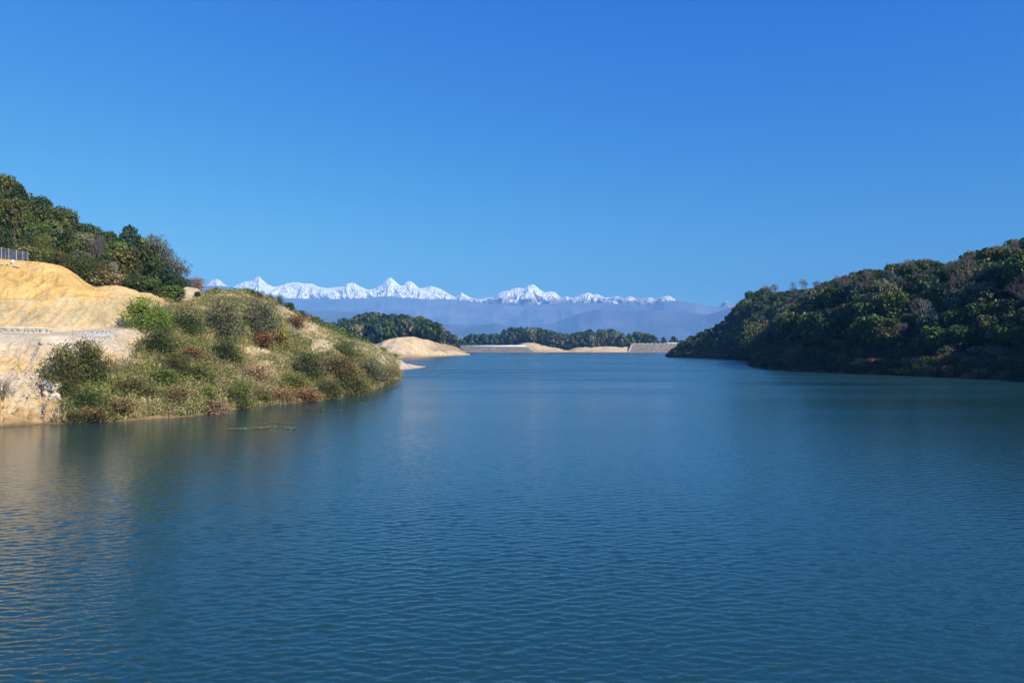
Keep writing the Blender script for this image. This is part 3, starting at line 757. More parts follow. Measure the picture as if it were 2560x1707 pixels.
def bare_mesh(seed, levels=5, forks=3, r=0.02, spread=0.55, twig=0.0024, stems=1, h0=0.26, tilt=.18):
    """Leafless tree: forking limbs down to fine twigs, unit height."""
    g = random.Random(seed)
    segs_big, segs_fine = [], []
    def grow(p, d, ln, rad, lev):
        bend = np.array([g.gauss(0, .12), g.gauss(0, .12), .1])
        m = p + d * ln * .5 + bend * ln * .2
        e = p + d * ln + bend * ln * .35
        r1 = max(rad * .62, twig)
        (segs_big if lev >= levels - 2 else segs_fine).append(([p, m, e], [rad, (rad + r1) / 2, r1 if lev else twig * .4]))
        if lev == 0: return
        k = forks + (1 if g.random() < .35 else 0)
        base = g.random() * 6.28
        dd = (e - m) / (np.linalg.norm(e - m) + 1e-9)
        for i in range(k):
            a = base + i * 6.283 / k + g.uniform(-.4, .4)
            s = spread * g.uniform(.6, 1.25)
            u = np.cross(dd, (0.3, 0.8, 0.52)); u /= np.linalg.norm(u); v = np.cross(dd, u)
            nd = dd + (u * math.cos(a) + v * math.sin(a)) * s + np.array([0, 0, .14])
            nd /= np.linalg.norm(nd)
            st = e if i else e
            grow(st, nd, ln * g.uniform(.62, .85), r1, lev - 1)
    for sidx in range(stems):
        a = sidx * 2.4
        d = np.array([math.cos(a) * tilt * (stems > 1), math.sin(a) * tilt * (stems > 1), 1.0]); d /= np.linalg.norm(d)
        grow(np.array([0.02 * sidx, 0, -0.03]), d, h0, r, levels)
    V1, F1 = join([tube(p, q, 5) for p, q in segs_big])
    V2, F2 = join([tube(p, q, 3) for p, q in segs_fine])
    zmax = max(V1[:, 2].max(), V2[:, 2].max())
    return (V1 / zmax, F1), (V2 / zmax, F2)

# ------------------------------------------------------------------ plant materials
def leaf_set(pre, **kw):
    return {
    'dark green':    m_leaf(pre + 'dark_green_leaves', (0.015, 0.028, 0.009), (0.055, 0.085, 0.020), (0.10, 0.13, 0.05), **kw),
    'blue green':    m_leaf(pre + 'blue_green_leaves', (0.012, 0.030, 0.022), (0.045, 0.085, 0.050), (0.09, 0.13, 0.08), **kw),
    'olive':         m_leaf(pre + 'olive_leaves', (0.028, 0.036, 0.010), (0.108, 0.118, 0.030), (0.22, 0.17, 0.05), **kw),
    'mid green':     m_leaf(pre + 'mid_green_leaves', (0.024, 0.044, 0.010), (0.092, 0.132, 0.025), (0.17, 0.20, 0.06), **kw),
    'bright green':  m_leaf(pre + 'bright_green_leaves', (0.035, 0.070, 0.012), (0.125, 0.200, 0.030), (0.24, 0.28, 0.06), **kw),
    'yellow green':  m_leaf(pre + 'yellow_green_leaves', (0.060, 0.070, 0.015), (0.200, 0.200, 0.045), (0.34, 0.28, 0.07), **kw),
    'grey green':    m_leaf(pre + 'grey_green_leaves', (0.040, 0.050, 0.025), (0.140, 0.145, 0.075), (0.26, 0.26, 0.20), **kw),
    'russet':        m_leaf(pre + 'russet_leaves', (0.090, 0.055, 0.022), (0.215, 0.130, 0.052), (0.27, 0.14, 0.06), **kw),
    'orange brown':  m_leaf(pre + 'orange_brown_leaves', (0.060, 0.048, 0.016), (0.170, 0.125, 0.045), (0.36, 0.20, 0.05), **kw),
    'amber':         m_leaf(pre + 'amber_olive_leaves', (0.025, 0.030, 0.010), (0.130, 0.110, 0.028), (0.36, 0.20, 0.04), **kw),
    'straw':         m_leaf(pre + 'straw_leaves', (0.130, 0.095, 0.045), (0.320, 0.250, 0.125), (0.40, 0.33, 0.18), **kw),
}
LEAF = leaf_set('')
LIT_LEAF = leaf_set('bank_', gain=2.35, transl=0.36, hue=-0.012)  # same leaves, colour brightened to offset the bushes' own shade
BARK = m_bark('brown_bark', (0.05, 0.038, 0.026), (0.14, 0.11, 0.08))
PALEBARK = m_bark('pale_bark', (0.16, 0.13, 0.10), (0.34, 0.29, 0.23))
TWIG = m_bark('grey_twigs', (0.09, 0.075, 0.066), (0.20, 0.165, 0.15))
PALETWIG = m_bark('pale_twigs', (0.18, 0.15, 0.12), (0.36, 0.31, 0.25))
REDTWIG = m_bark('reddish_twigs', (0.10, 0.055, 0.035), (0.24, 0.14, 0.09))

def me_only(name, V, Fq, tint=None, smooth=False):
    o = mesh(name, V, Fq, [BARK], tint=tint, smooth=smooth, link=False)
    me = o.data; bpy.data.objects.remove(o); return me

CROWN = {}
for k, kw in {
    'round': dict(irr=.42, lobes=34, leaves=3400, size=.062, shape='round', lsc=.82),
    'round b': dict(irr=.42, lobes=28, leaves=3000, size=.066, shape='round', spread=1.15, lsc=.82),
    'round c': dict(irr=.42, lobes=38, leaves=3400, size=.06, shape='round', base=.2, lsc=.75),
    'broad': dict(irr=.42, lobes=32, leaves=3000, size=.065, shape='vase', base=.3, spread=1.1, lsc=.8),
    'cone': dict(lobes=24, leaves=2800, size=.07, shape='cone', base=.12),
    'cone b': dict(lobes=20, leaves=2600, size=.072, shape='cone', base=.18, spread=1.2),
    'column': dict(lobes=18, leaves=2400, size=.07, shape='column', base=.12),
    'sparse': dict(lobes=26, leaves=1500, size=.036, shape='vase', base=.25, spread=1.15, open_=.35),
    'small': dict(lobes=12, leaves=520, size=.15, shape='round', base=.15),
    'small b': dict(lobes=14, leaves=560, size=.14, shape='cone', base=.1, spread=1.15),
    'small c': dict(lobes=10, leaves=480, size=.15, shape='column', base=.1, spread=1.3),
    'bush': dict(irr=.8, lobes=36, leaves=2300, size=.048, shape='dome', base=.06, open_=.6, spread=1.1, lsc=.8),
    'bush b': dict(irr=.8, lobes=36, leaves=1900, size=.05, shape='dome', base=.04, open_=.9, spread=1.3, lsc=.75),
    'bush c': dict(irr=.8, lobes=22, leaves=2600, size=.07, shape='vase', base=.08, open_=.35),
    'wispy': dict(irr=.8, lobes=24, leaves=1500, size=.05, shape='vase', base=.06, open_=1.0, spread=1.25, lsc=.8),
    'big': dict(irr=.42, lobes=34, leaves=7500, size=.047, shape='round', base=.2),
    'big b': dict(irr=.42, lobes=28, leaves=7000, size=.05, shape='round', base=.12, spread=1.12),
    'big cone': dict(lobes=34, leaves=7000, size=.047, shape='cone', base=.1, spread=1.1),
    'big bush': dict(irr=.8, lobes=50, leaves=4600, size=.034, shape='dome', base=.05, open_=.55, spread=1.15, lsc=.75),
    'big bush b': dict(irr=.8, lobes=50, leaves=3400, size=.035, shape='dome', base=.03, open_=.9, spread=1.3, lsc=.7),
}.items():
    V, Fq, ti = crown_mesh(hash_seed := sum(map(ord, k)) * 31, **kw)
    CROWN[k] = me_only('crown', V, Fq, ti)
TRUNK = [me_only('trunk', *trunk_mesh(i, limbs=5 + i % 3), smooth=True) for i in range(4)]
STEMS = []
for i in range(3):
    g = random.Random(50 + i); pr = []
    for j in range(9):
        a_ = j * 2.4; ln = g.uniform(.35, .75); q = np.array([math.cos(a_), math.sin(a_), 0]) * g.uniform(.15, .4)
        pr.append(tube([np.array([0, 0, -.04]) + q * .12, q * .45 + np.array([0, 0, ln * .5]), q + np.array([0, 0, ln])], [.014, .010, .004], 4))
    for j in range(120):
        a_ = g.uniform(0, 6.28); r0 = g.uniform(.05, .36); z0 = g.uniform(.2, .8); q = np.array([math.cos(a_) * r0, math.sin(a_) * r0, z0])
        d_ = np.array([math.cos(a_) * g.uniform(.2, 1), math.sin(a_) * g.uniform(.2, 1), g.uniform(.4, 1.2)]); d_ /= np.linalg.norm(d_); ln = g.uniform(.15, .38)
        pr.append(tube([q, q + d_ * ln * .5 + np.array([0, 0, .02]), q + d_ * ln], [.005, .004, .0015], 3))
    STEMS.append(me_only('stem', *join(pr)))
BARE = []
for i, kw in enumerate([dict(seed=1, levels=5), dict(seed=2, levels=5, spread=.42), dict(seed=3, levels=5, spread=.65, h0=.2), dict(seed=4, levels=5, stems=3, spread=.5, h0=.3, r=.013), dict(seed=5, levels=4, stems=7, spread=.45, h0=.2, r=.010, twig=.003, tilt=.55)]):
    b1, b2 = bare_mesh(**kw)
    BARE.append((me_only('trunk', *b1), me_only('twigs', *b2)))

def setmat(o, m):
    o.material_slots[0].link = 'OBJECT'; o.material_slots[0].material = m
    return o

def child(name, me, parent, m, sc=(1, 1, 1), loc=(0, 0, 0), rz=0):
    o = bpy.data.objects.new(name, me); COL.objects.link(o); o.parent = parent
    o.scale = sc; o.location = loc; o.rotation_euler = (0, 0, rz)
    return setmat(o, m)

REG = []          # everything that still needs a label of its own
def tree(name, cat, loc, h, w, crown, leaf, bark=BARK, rz=None, group=None, label=None, parts=True, **info):
    """Leafy tree: trunk with limbs, and a crown of leaf clumps; h = height, w = crown width."""
    rz = random.uniform(0, 6.28) if rz is None else rz
    if parts:
        r = empty(name, loc, rz)
        hc = min(h * .96, w * 1.55)
        child('trunk', random.choice(TRUNK), r, bark, (min(h, w * 1.6) * .8, min(h, w * 1.6) * .8, h))
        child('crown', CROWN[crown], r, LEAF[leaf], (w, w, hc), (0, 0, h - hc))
    else:
        r = bpy.data.objects.new(name, CROWN[crown]); COL.objects.link(r); setmat(r, LEAF[leaf])
        r.location = loc; r.scale = (w, w, h); r.rotation_euler = (0, 0, rz)
    tag(r, label, cat, group)
    if not label: REG.append(dict(o=r, leaf=leaf, x=loc[0], y=loc[1], z=loc[2], h=h, w=w, name=name, **info))
    return r

def shrub(name, loc, h, w, crown, leaf, stem=BARK, rz=None, group=None, label=None, cat='shrub', parts=True, **info):
    rz = random.uniform(0, 6.28) if rz is None else rz
    if parts:
        r = empty(name, loc, rz)
        child('stems', random.choice(STEMS), r, stem, (w, w, h))
        child('foliage', CROWN[crown], r, (LIT_LEAF if group in ('shrubs on the scrubby bank', 'shrubs along the forest edge') else LEAF)[leaf], (w, w, h))
    else:
        r = bpy.data.objects.new(name, CROWN[crown]); COL.objects.link(r); setmat(r, LEAF[leaf])
        r.location = loc; r.scale = (w, w, h); r.rotation_euler = (0, 0, rz)
    tag(r, label, cat, group)
    if not label: REG.append(dict(o=r, leaf=leaf, x=loc[0], y=loc[1], z=loc[2], h=h, w=w, name=name, **info))
    return r

def bare_tree(name, loc, h, w, kind, m=TWIG, mt=None, rz=None, group=None, label=None, cat='tree', **info):
    rz = random.uniform(0, 6.28) if rz is None else rz
    r = empty(name, loc, rz)
    child('trunk', BARE[kind][0], r, mt or m, (w, w, h)); child('twigs', BARE[kind][1], r, m, (w, w, h))
    tag(r, label, cat, group)
    if not label: REG.append(dict(o=r, leaf='bare', x=loc[0], y=loc[1], z=loc[2], h=h, w=w, name=name, **info))
    return r
# ------------------------------------------------------------------ forest on the hill behind the sand cut
GL = 'trees on the hill behind the sand cut'
def lt(px, top, wpx, Y, crown, leaf, label=None, name='broadleaf_tree', trunk=BARK, sink=0.0, cat='tree'):
    z = LB.ground(px, Y) - sink
    p = P(px, top, Y)
    h = max(p.z - z, 1.5); w = wpx * Y / F
    return tree(name, cat, (p.x, Y, z), h, w, crown, leaf, trunk, group=GL, label=label, zone='left')
def lbare(px, top, wpx, Y, kind, label, m=TWIG, mt=None):
    z = LB.ground(px, Y); p = P(px, top, Y); h = max(p.z - z, 2)
    return bare_tree('leafless_tree', (p.x, Y, z), h, wpx * Y / F * 1.0, kind, m, mt, group=GL, label=label, zone='left')
FORE = [  # px, top row, width px, distance, crown, leaf, label
    (8, 437, 62, 122, 'big', 'olive', 'tall olive tree highest on the forested hill above the wire fence'),
    (48, 460, 54, 118, 'big cone', 'dark green', 'dark green pointed tree on the skyline above the wire fence'),
    (98, 493, 52, 116, 'big', 'blue green', 'bluish green tree with rounded top on the skyline, next to the dark pointed one'),
    (112, 500, 30, 119, 'big', 'amber', 'amber tinged treetop peeking from behind the bluish green skyline tree'),
    (146, 513, 66, 115, 'big b', 'olive', 'broad golden olive tree on the skyline of the forested hill'),
    (184, 541, 30, 117, 'big cone', 'blue green', 'narrow blue green treetop on the skyline beside the golden olive tree'),
    (219, 560, 54, 115, 'big', 'dark green', 'dark green round tree on the dip of the hill skyline'),
    (268, 580, 48, 117, 'big', 'dark green', 'low dark tree on the skyline before the big blue green tree'),
    (322, 566, 74, 106, 'big cone', 'blue green', 'large conical blue green tree standing out on the skyline above the small sand hump'),
    (290, 596, 46, 112, 'big', 'dark green', 'dark green tree tucked behind the large conical blue green tree'),
    (67, 526, 44, 108, 'big', 'bright green', 'bright green tree midway up the hill among olive ones'),
    (30, 534, 76, 104, 'big b', 'olive', 'wide olive brown tree just above the wire fence'),
    (103, 560, 44, 104, 'big', 'mid green', 'mid green tree below the bluish skyline tree'),
    (84, 582, 40, 101, 'big', 'dark green', 'very dark tree between olive ones near the wire fence corner'),
    (112, 584, 38, 99, 'big bush', 'yellow green', 'yellow green bushy tree above the crest of the sand cut'),
    (152, 568, 60, 106, 'big b', 'grey green', 'grey green loose tree under the golden olive skyline tree'),
    (190, 600, 56, 103, 'big', 'olive', 'olive tree in the middle of the forest, left of bare grey thicket'),
    (0, 566, 44, 100, 'big', 'dark green', 'dark green tree cut by the picture edge behind the wire fence'),
    (52, 600, 46, 98, 'big bush', 'olive', 'olive bushy tree right behind the wire fence mesh'),
    (-22, 520, 60, 108, 'big', 'olive', 'olive tree at the picture edge above the wire fence'),
    (-40, 470, 60, 116, 'big', 'dark green', None),
    (132, 622, 74, 96, 'big bush', 'olive', 'wide low olive thicket along the crest of the sand cut'),
    (180, 640, 56, 95, 'big bush b', 'olive', 'low olive brown bush hugging the falling crest of the sand cut'),
    (234, 645, 70, 95, 'big bush', 'mid green', 'leafy mid green bush at the notch between the two sand humps'),
    (255, 660, 46, 94, 'big bush b', 'orange brown', 'small brownish bush in the notch between the two sand humps'),
    (205, 628, 50, 99, 'big', 'grey green', 'dull grey green tree behind the leafy bush at the sand notch'),
    (322, 616, 74, 99, 'big b', 'amber', 'orange tinged tree with pale leaning trunk above the small sand hump'),
    (282, 628, 56, 100, 'big', 'mid green', 'mid green tree left of the orange tinged tree'),
    (372, 640, 74, 100, 'big b', 'dark green', 'dense dark green tree at the foot of the forest, under wispy grey crowns'),
    (408, 672, 64, 101, 'big b', 'blue green', 'dark blue green tree low on the forest edge above the small sand hump'),
    (430, 690, 54, 102, 'big', 'dark green', 'lowest dark green tree at the forest end beside the pale bluff'),
    (345, 700, 44, 95, 'big bush b', 'yellow green', 'small yellow green bush just behind the small sand hump crest'),
    (446, 722, 30, 104, 'big bush', 'dark green', 'dark green bush touching the pale bluff'),
]
for r_ in FORE:
    lab = r_[6] or 'dark green tree mostly outside the picture above the wire fence'
    lt(*r_[:6], lab, trunk=PALEBARK if 'pale leaning' in lab else BARK)
for q in ((240, 588, 66, 108, 0, 'bare grey branching tree in the middle of the forested hill', TWIG, None),
          (262, 600, 50, 104, 3, 'thicket of bare grey stems below the bare branching tree', TWIG, None),
          (384, 580, 62, 108, 1, 'tall bare twiggy tree rising beside the large conical blue green tree', TWIG, None),
          (428, 618, 70, 106, 2, 'spreading bare grey tree at the outer end of the forest skyline', TWIG, None),
          (452, 660, 56, 108, 3, 'thin bare grey tree leaning over the pale bluff', TWIG, None),
          (212, 585, 46, 110, 1, 'slim bare tree left of the bare branching tree', TWIG, None),
          (284, 652, 40, 94.5, 1, 'pale bare trunk leaning behind the small sand hump', PALETWIG, PALEBARK)):
    lbare(*q)
for px, top, w_, Y, leaf, lab in ((392, 590, 50, 107, 'grey green', 'thin leaved grey tree on the skyline right of the large conical one'), (432, 640, 60, 105, 'grey green', 'thin leaved grey tree near the outer end of the forest'),
                                  (408, 614, 44, 108, 'blue green', 'sparse bluish treetop between the two thin leaved grey trees')):
    z = LB.ground(px, Y); p = P(px, top, Y)
    tree('broadleaf_tree', 'tree', (p.x, Y, z), p.z - z, w_ * Y / F * 1.1, 'sparse', leaf, group=GL, label=lab)
# fillers behind and between
g = random.Random(3)
skyx = [-60, 8, 48, 98, 146, 184, 219, 268, 322, 384, 428, 455]; skyy = [430, 440, 462, 496, 516, 544, 563, 584, 570, 600, 650, 690]
for i in range(46):
    px = g.uniform(-50, 440); Y = g.uniform(97, 126)
    z = LB.ground(px, Y); hh = g.uniform(5.5, 8.5)
    top = max(HY - F * (z + hh - H) / Y, np.interp(px, skyx, skyy) + g.uniform(10, 40))
    if (HY - F * (z - H) / Y) - top < 28: continue
    lt(px, top, g.uniform(42, 66), Y, g.choice(['round', 'round b', 'round c', 'broad', 'cone b']), g.choices(['olive', 'dark green', 'mid green', 'grey green', 'russet', 'yellow green'], [3, 4, 5, 3, .4, 1])[0])
for i in range(22):
    px = g.uniform(60, 445); Y = g.uniform(93.5, 97)
    z = LB.ground(px, Y)
    shrub('shrub', (P(px, 0, Y).x, Y, z), g.uniform(1.2, 2.6), g.uniform(2, 3.6), g.choice(['bush', 'bush b', 'bush c']), g.choices(['olive', 'dark green', 'mid green', 'orange brown', 'straw'], [4, 4, 3, 1, 1])[0], group='shrubs along the forest edge', zone='leftedge')

# ------------------------------------------------------------------ shrubs on the open bank (photo pixel of the foot, height and width in photo pixels)
GB = 'shrubs on the scrubby bank'
def bs(px, foot, hpx, wpx, crown, leaf, label, stem=BARK, sink=0.1):
    p = LB.hit(px, foot); Y = p.y
    return shrub('shrub', (p.x, Y, p.z - sink), hpx * Y / F * 1.05, wpx * Y / F * 1.0, crown, leaf, stem, group=GB, label=label)
BUSH = [
    (158, 950, 84, 80, 'big bush b', 'olive', 'large olive bush beside the heap of pale boulders'),
    (218, 940, 88, 80, 'big bush', 'olive', 'large yellowish olive bush in front of the bare sand slope, over dark green leaves'),
    (242, 962, 58, 46, 'big bush', 'dark green', 'dark green patch of bush under the large olive bushes'),
    (176, 985, 40, 50, 'bush', 'olive', 'olive bush just above the water below the boulder heap'),
    (218, 1012, 42, 84, 'big bush b', 'mid green', 'low leafy green bush near the water under the large olive bushes'),
    (190, 1056, 34, 46, 'bush b', 'olive', 'olive bush overhanging the water at the foot of the bank'),
    (352, 822, 78, 74, 'big bush', 'bright green', 'tallest bright green bush at the end of the dirt road'),
    (400, 824, 60, 62, 'big bush', 'bright green', 'bright green bush behind the tallest bright one'),
    (398, 880, 62, 74, 'big bush b', 'dark green', 'dark green bush below the bright green pair at the road end'),
    (464, 832, 56, 80, 'big bush b', 'dark green', 'dark green bush right of the bright green pair at the road end'),
    (446, 938, 56, 74, 'big bush b', 'olive', 'olive bush midway down the slope left of the dark round bush'),
    (565, 905, 58, 66, 'big bush b', 'dark green', 'dark round green bush alone in straw grass mid slope'),
    (520, 1002, 34, 46, 'bush', 'mid green', 'small green bush low on the bank above the grey brush'),
    (556, 838, 80, 88, 'big bush b', 'grey green', 'large grey green bush on the upper slope below the ridge'),
    (650, 832, 78, 86, 'big bush b', 'grey green', 'large grey green bush beneath the pale scar near the ridge'),
    (770, 945, 66, 76, 'big bush b', 'dark green', 'dark green bush with visible stems near the lower end of the bank'),
    (862, 892, 42, 66, 'big bush b', 'mid green', 'domed mid green bush below the pale washed out slope'),
    (850, 948, 58, 92, 'big bush b', 'amber', 'amber olive mounded bush near the tip of the bank'),
    (928, 952, 54, 70, 'big bush b', 'grey green', 'grey olive bush crowning the tip of the bank'),
    (957, 963, 46, 50, 'bush b', 'olive', 'olive bush at the very tip of the bank over the water'),
    (732, 968, 38, 80, 'big bush b', 'yellow green', 'low yellow green bush above the brown reeds'),
    (600, 1020, 66, 66, 'big bush b', 'mid green', 'rounded mid green bush standing at the water beside grey brush'),
    (655, 1012, 38, 56, 'bush', 'yellow green', 'small yellow green bush at the water right of the rounded green one'),
    (652, 862, 32, 80, 'wispy', 'russet', 'rusty red low shrub in straw grass mid slope'),
    (706, 868, 48, 32, 'bush c', 'yellow green', 'slim yellow green shrub beside the rusty red one'),
    (738, 818, 30, 60, 'wispy', 'russet', 'rusty brown dry shrub on the upper slope by the pale scar'),
    (882, 986, 50, 88, 'big bush b', 'olive', 'broad olive bush at the waterline near the tip'),
    (820, 992, 44, 76, 'big bush b', 'olive', 'broad olive bush at the waterline next to the brown reeds'),
    (700, 1004, 32, 80, 'wispy', 'russet', 'reddish brown reeds at the waterline mid bank'),
    (772, 1002, 32, 80, 'wispy', 'russet', 'reddish brown reeds at the waterline below the dark stemmed bush'),
    (530, 1036, 38, 84, 'wispy', 'straw', 'tangle of grey dead brush at the waterline'),
    (330, 985, 40, 70, 'bush b', 'olive', 'low olive shrub over the small earth scarp'),
    (300, 1030, 34, 70, 'wispy', 'orange brown', 'brownish low shrub below the small earth scarp'),
    (240, 1052, 34, 80, 'wispy', 'orange brown', 'brown withered shrub at the waterline beside the overhanging olive bush'),
    (482, 905, 40, 60, 'bush b', 'orange brown', 'brownish shrub mid slope between olive and dark round bush'),
    (640, 950, 40, 76, 'wispy', 'straw', 'pale straw coloured bush in the centre of the slope'),
    (500, 948, 36, 60, 'bush b', 'olive', 'olive shrub in mid slope above the grey dead brush'),
    (410, 960, 40, 66, 'bush b', 'mid green', 'weedy green shrub left of centre, low on the slope'),
    (370, 1000, 34, 60, 'wispy', 'olive', 'wispy olive weeds above the earth scarp'),
    (440, 1002, 36, 60, 'bush b', 'orange brown', 'low brown shrub between the grey dead brush and the slope'),
]
for q in BUSH: bs(*q)
def ridge_shrub(px, top, wpx, Y, crown, leaf, label):
    z = LB.ground(px, Y); p = P(px, top, Y)
    return shrub('shrub', (p.x, Y, z - .1), max(p.z - z, .7) + .1, wpx * Y / F, crown, leaf, group=GB, label=label)
for q in ((618, 722, 40, 117.5, 'big bush', 'dark green', 'dark bush on the ridge line in front of the snow range'), (646, 729, 26, 119, 'bush', 'olive', 'small olive bush on the ridge right of the dark one'),
          (698, 741, 24, 125.5, 'wispy', 'dark green', 'wispy dark shrub where the ridge starts to fall'), (724, 757, 26, 129, 'bush c', 'blue green', 'dark upright shrub standing on the falling ridge'),
          (752, 776, 34, 134, 'bush', 'dark green', 'dark green bush on the falling ridge below the upright shrub'), (785, 792, 40, 140, 'bush c', 'mid green', 'mid green bush on the falling ridge before the wooded knoll'),
          (815, 808, 44, 147, 'bush b', 'mid green', 'green bush on the ridge just under the wooded knoll'), (845, 822, 46, 158, 'bush b', 'bright green', 'yellowish green bush on the low ridge in front of the knoll'),
          (880, 836, 46, 170, 'bush', 'mid green', 'low green bush on the ridge end, left of the bare sand mound'), (910, 848, 36, 176, 'bush b', 'mid green', 'last green bush on the ridge beside the bare sand mound'),
          (950, 868, 40, 174, 'bush', 'mid green', 'green bush above the gravel spit'), (980, 884, 36, 181, 'bush b', 'bright green', 'small bright bush lowest on the gravel spit'),
          (540, 718, 12, 113, 'wispy', 'dark green', 'tiny thin shrub alone on the bare ridge top'), (494, 744, 18, 107, 'cone', 'dark green', 'small dark conical shrub below the pale bluff'),
          (768, 790, 40, 141, 'bush b', 'olive', 'olive bush behind the falling ridge'), (800, 806, 40, 148, 'bush', 'dark green', 'dark bush half hidden behind the falling ridge'),
          (492, 694, 34, 120, 'wispy', 'russet', 'reddish brushy shrub on top of the pale bluff'), (468, 696, 30, 118, 'bush b', 'dark green', 'dark shrub on the pale bluff next to the reddish one'), (672, 737, 22, 122, 'bush b', 'mid green', 'little green bush on the ridge before it falls')):
    ridge_shrub(*q)

# ------------------------------------------------------------------ grass and undergrowth (uncountable)
def scatter(sheet, weight, n, seed):
    g = np.random.default_rng(seed)
    Vv = np.stack([sheet.X, sheet.Y, sheet.Z], -1)
    a = np.linalg.norm(np.cross(Vv[1:, :-1] - Vv[:-1, :-1], Vv[:-1, 1:] - Vv[:-1, :-1]), axis=-1)
    w = (a * weight[:-1, :-1]).ravel(); w = w / w.sum()
    k = g.choice(len(w), n, p=w); c, r = np.unravel_index(k, a.shape)
    u, v = g.random(n)[:, None], g.random(n)[:, None]
    p = Vv[c, r] * (1 - u) * (1 - v) + Vv[c + 1, r] * u * (1 - v) + Vv[c, r + 1] * (1 - u) * v + Vv[c + 1, r + 1] * u * v
    return p, sheet.PX[c, r], PYg[c, r], g
hs_ = np.clip(1 - LB.sandy, 0, 1)
onbank = sstep(1.04, 1.25, LB.T) * (1 - sstep(6.2, 6.5, LB.T)) * (LB.PX > 120)
lowveg = sstep(150, 195, LB.PX + (PYg - 950) * .25) * (LB.T < 2.6) * sstep(905, 955, PYg + .1 * LB.PX - 20)
gw = onbank * np.maximum(hs_, lowveg) * (1 - .96 * LB.bare) * (0.15 + sstep(-.45, .15, fbm(LB.X * .35, LB.Y * .35 + LB.Z * .3, 4, 301)))
gw += 0.012 * (LB.sandy > .5) * sstep(1.1, 1.4, LB.T) * (LB.T < 2.7) * (LB.PX > -100)
p, ppx, ppy, g2 = scatter(LB, gw, 52000, 4)
PAL = np.array([(.32, .26, .12), (.26, .22, .095), (.20, .185, .07), (.14, .155, .05), (.21, .15, .08), (.40, .34, .19)])
def pal(p, g, bias):
    n1 = fbm(p[:, 0] * .22, p[:, 1] * .22 + p[:, 2] * .3, 3, 311) + .45 * g.normal(size=len(p)) * .5 + bias
    i = np.clip(((n1 + .75) / 1.5 * 6).astype(int), 0, 5)
    return PAL[np.array([3, 2, 1, 0, 5, 4])[i]]
nb = 8
n_ = len(p)
hgt = (0.16 + 0.32 * g2.random(n_) ** 1.5) * np.where(g2.random(n_) < .05, 1.5, 1)
cc = 1.4 * pal(p, g2, 0.0) * (0.75 + .5 * g2.random((n_, 1)))
pb = np.repeat(p, nb, 0); hb = np.repeat(hgt, nb) * (.6 + .6 * g2.random(n_ * nb)); cb = np.repeat(cc, nb, 0) * (.8 + .4 * g2.random((n_ * nb, 1)))
an = g2.random(n_ * nb) * 6.283; d_ = np.stack([np.cos(an), np.sin(an), 0 * an], 1)
pb = pb + d_ * (.14 * g2.random((n_ * nb, 1)))
sd = np.stack([-d_[:, 1], d_[:, 0], 0 * an], 1) * (.010 + .016 * g2.random((n_ * nb, 1)))
lean = d_ * (hb * (.2 + .7 * g2.random(n_ * nb)))[:, None]
up = np.array([0, 0, 1.0])
V = np.stack([pb - sd - up * .05, pb + sd - up * .05, pb + lean * .45 + up * hb[:, None] * .65 + sd * .7, pb + lean + up * hb[:, None]], 1).reshape(-1, 3)
k = np.arange(n_ * nb) * 4
MAT['grass'] = m_vcol('dry_grass_blades', 0.8)
tag(mesh('dry_grass', V, np.stack([k, k + 1, k + 2, k + 3], 1), MAT['grass'], col=np.repeat(cb, 4, 0)), kind='stuff')
# low leafy weeds
uw = onbank * np.maximum(hs_, lowveg) * (1 - .95 * LB.bare) * sstep(-.5, .25, fbm(LB.X * .28 + 9, LB.Y * .28 + LB.Z * .3, 4, 321))
p, ppx, ppy, g2 = scatter(LB, uw, 11500, 5)
PU = np.array([(.075, .105, .025), (.11, .135, .034), (.13, .14, .04), (.15, .135, .05), (.16, .11, .055), (.19, .18, .11)])
n1 = fbm(p[:, 0] * .25, p[:, 1] * .25 + p[:, 2] * .3, 3, 331) + .3 * g2.normal(size=len(p))
cu = 1.45 * PU[np.clip(((n1 + .8) / 1.6 * 6).astype(int), 0, 5)] * (.75 + .5 * g2.random((len(p), 1)))
nl = 40
rad = .35 + .75 * g2.random(len(p)) ** 2
d_ = g2.normal(size=(len(p) * nl, 3)); d_[:, 2] = np.abs(d_[:, 2]); d_ /= np.linalg.norm(d_, axis=1, keepdims=True)
cen = np.repeat(p, nl, 0) + d_ * (np.repeat(rad, nl) * (.4 + .7 * g2.random(len(d_))))[:, None] * np.array([1, 1, .9])
nrm_ = d_ + .8 * g2.normal(size=d_.shape); nrm_ /= np.linalg.norm(nrm_, axis=1, keepdims=True)
V, Fq = leaf_quads(cen, nrm_, .05 + .07 * g2.random(len(d_)))
cl = np.repeat(cu, nl, 0) * (.6 + .8 * g2.random((len(d_), 1)))
sp_ = g2.random(len(d_))
cl = np.where((sp_ < .010)[:, None], (.42, .30, .05), cl); cl = np.where((sp_ > .992)[:, None], (.45, .43, .38), cl); cl = np.where(((sp_ > .01) & (sp_ < .0115))[:, None], (.5, .08, .04), cl)
tag(mesh('undergrowth', V, Fq, MAT['grass'], col=np.repeat(cl, 4, 0)), kind='stuff')

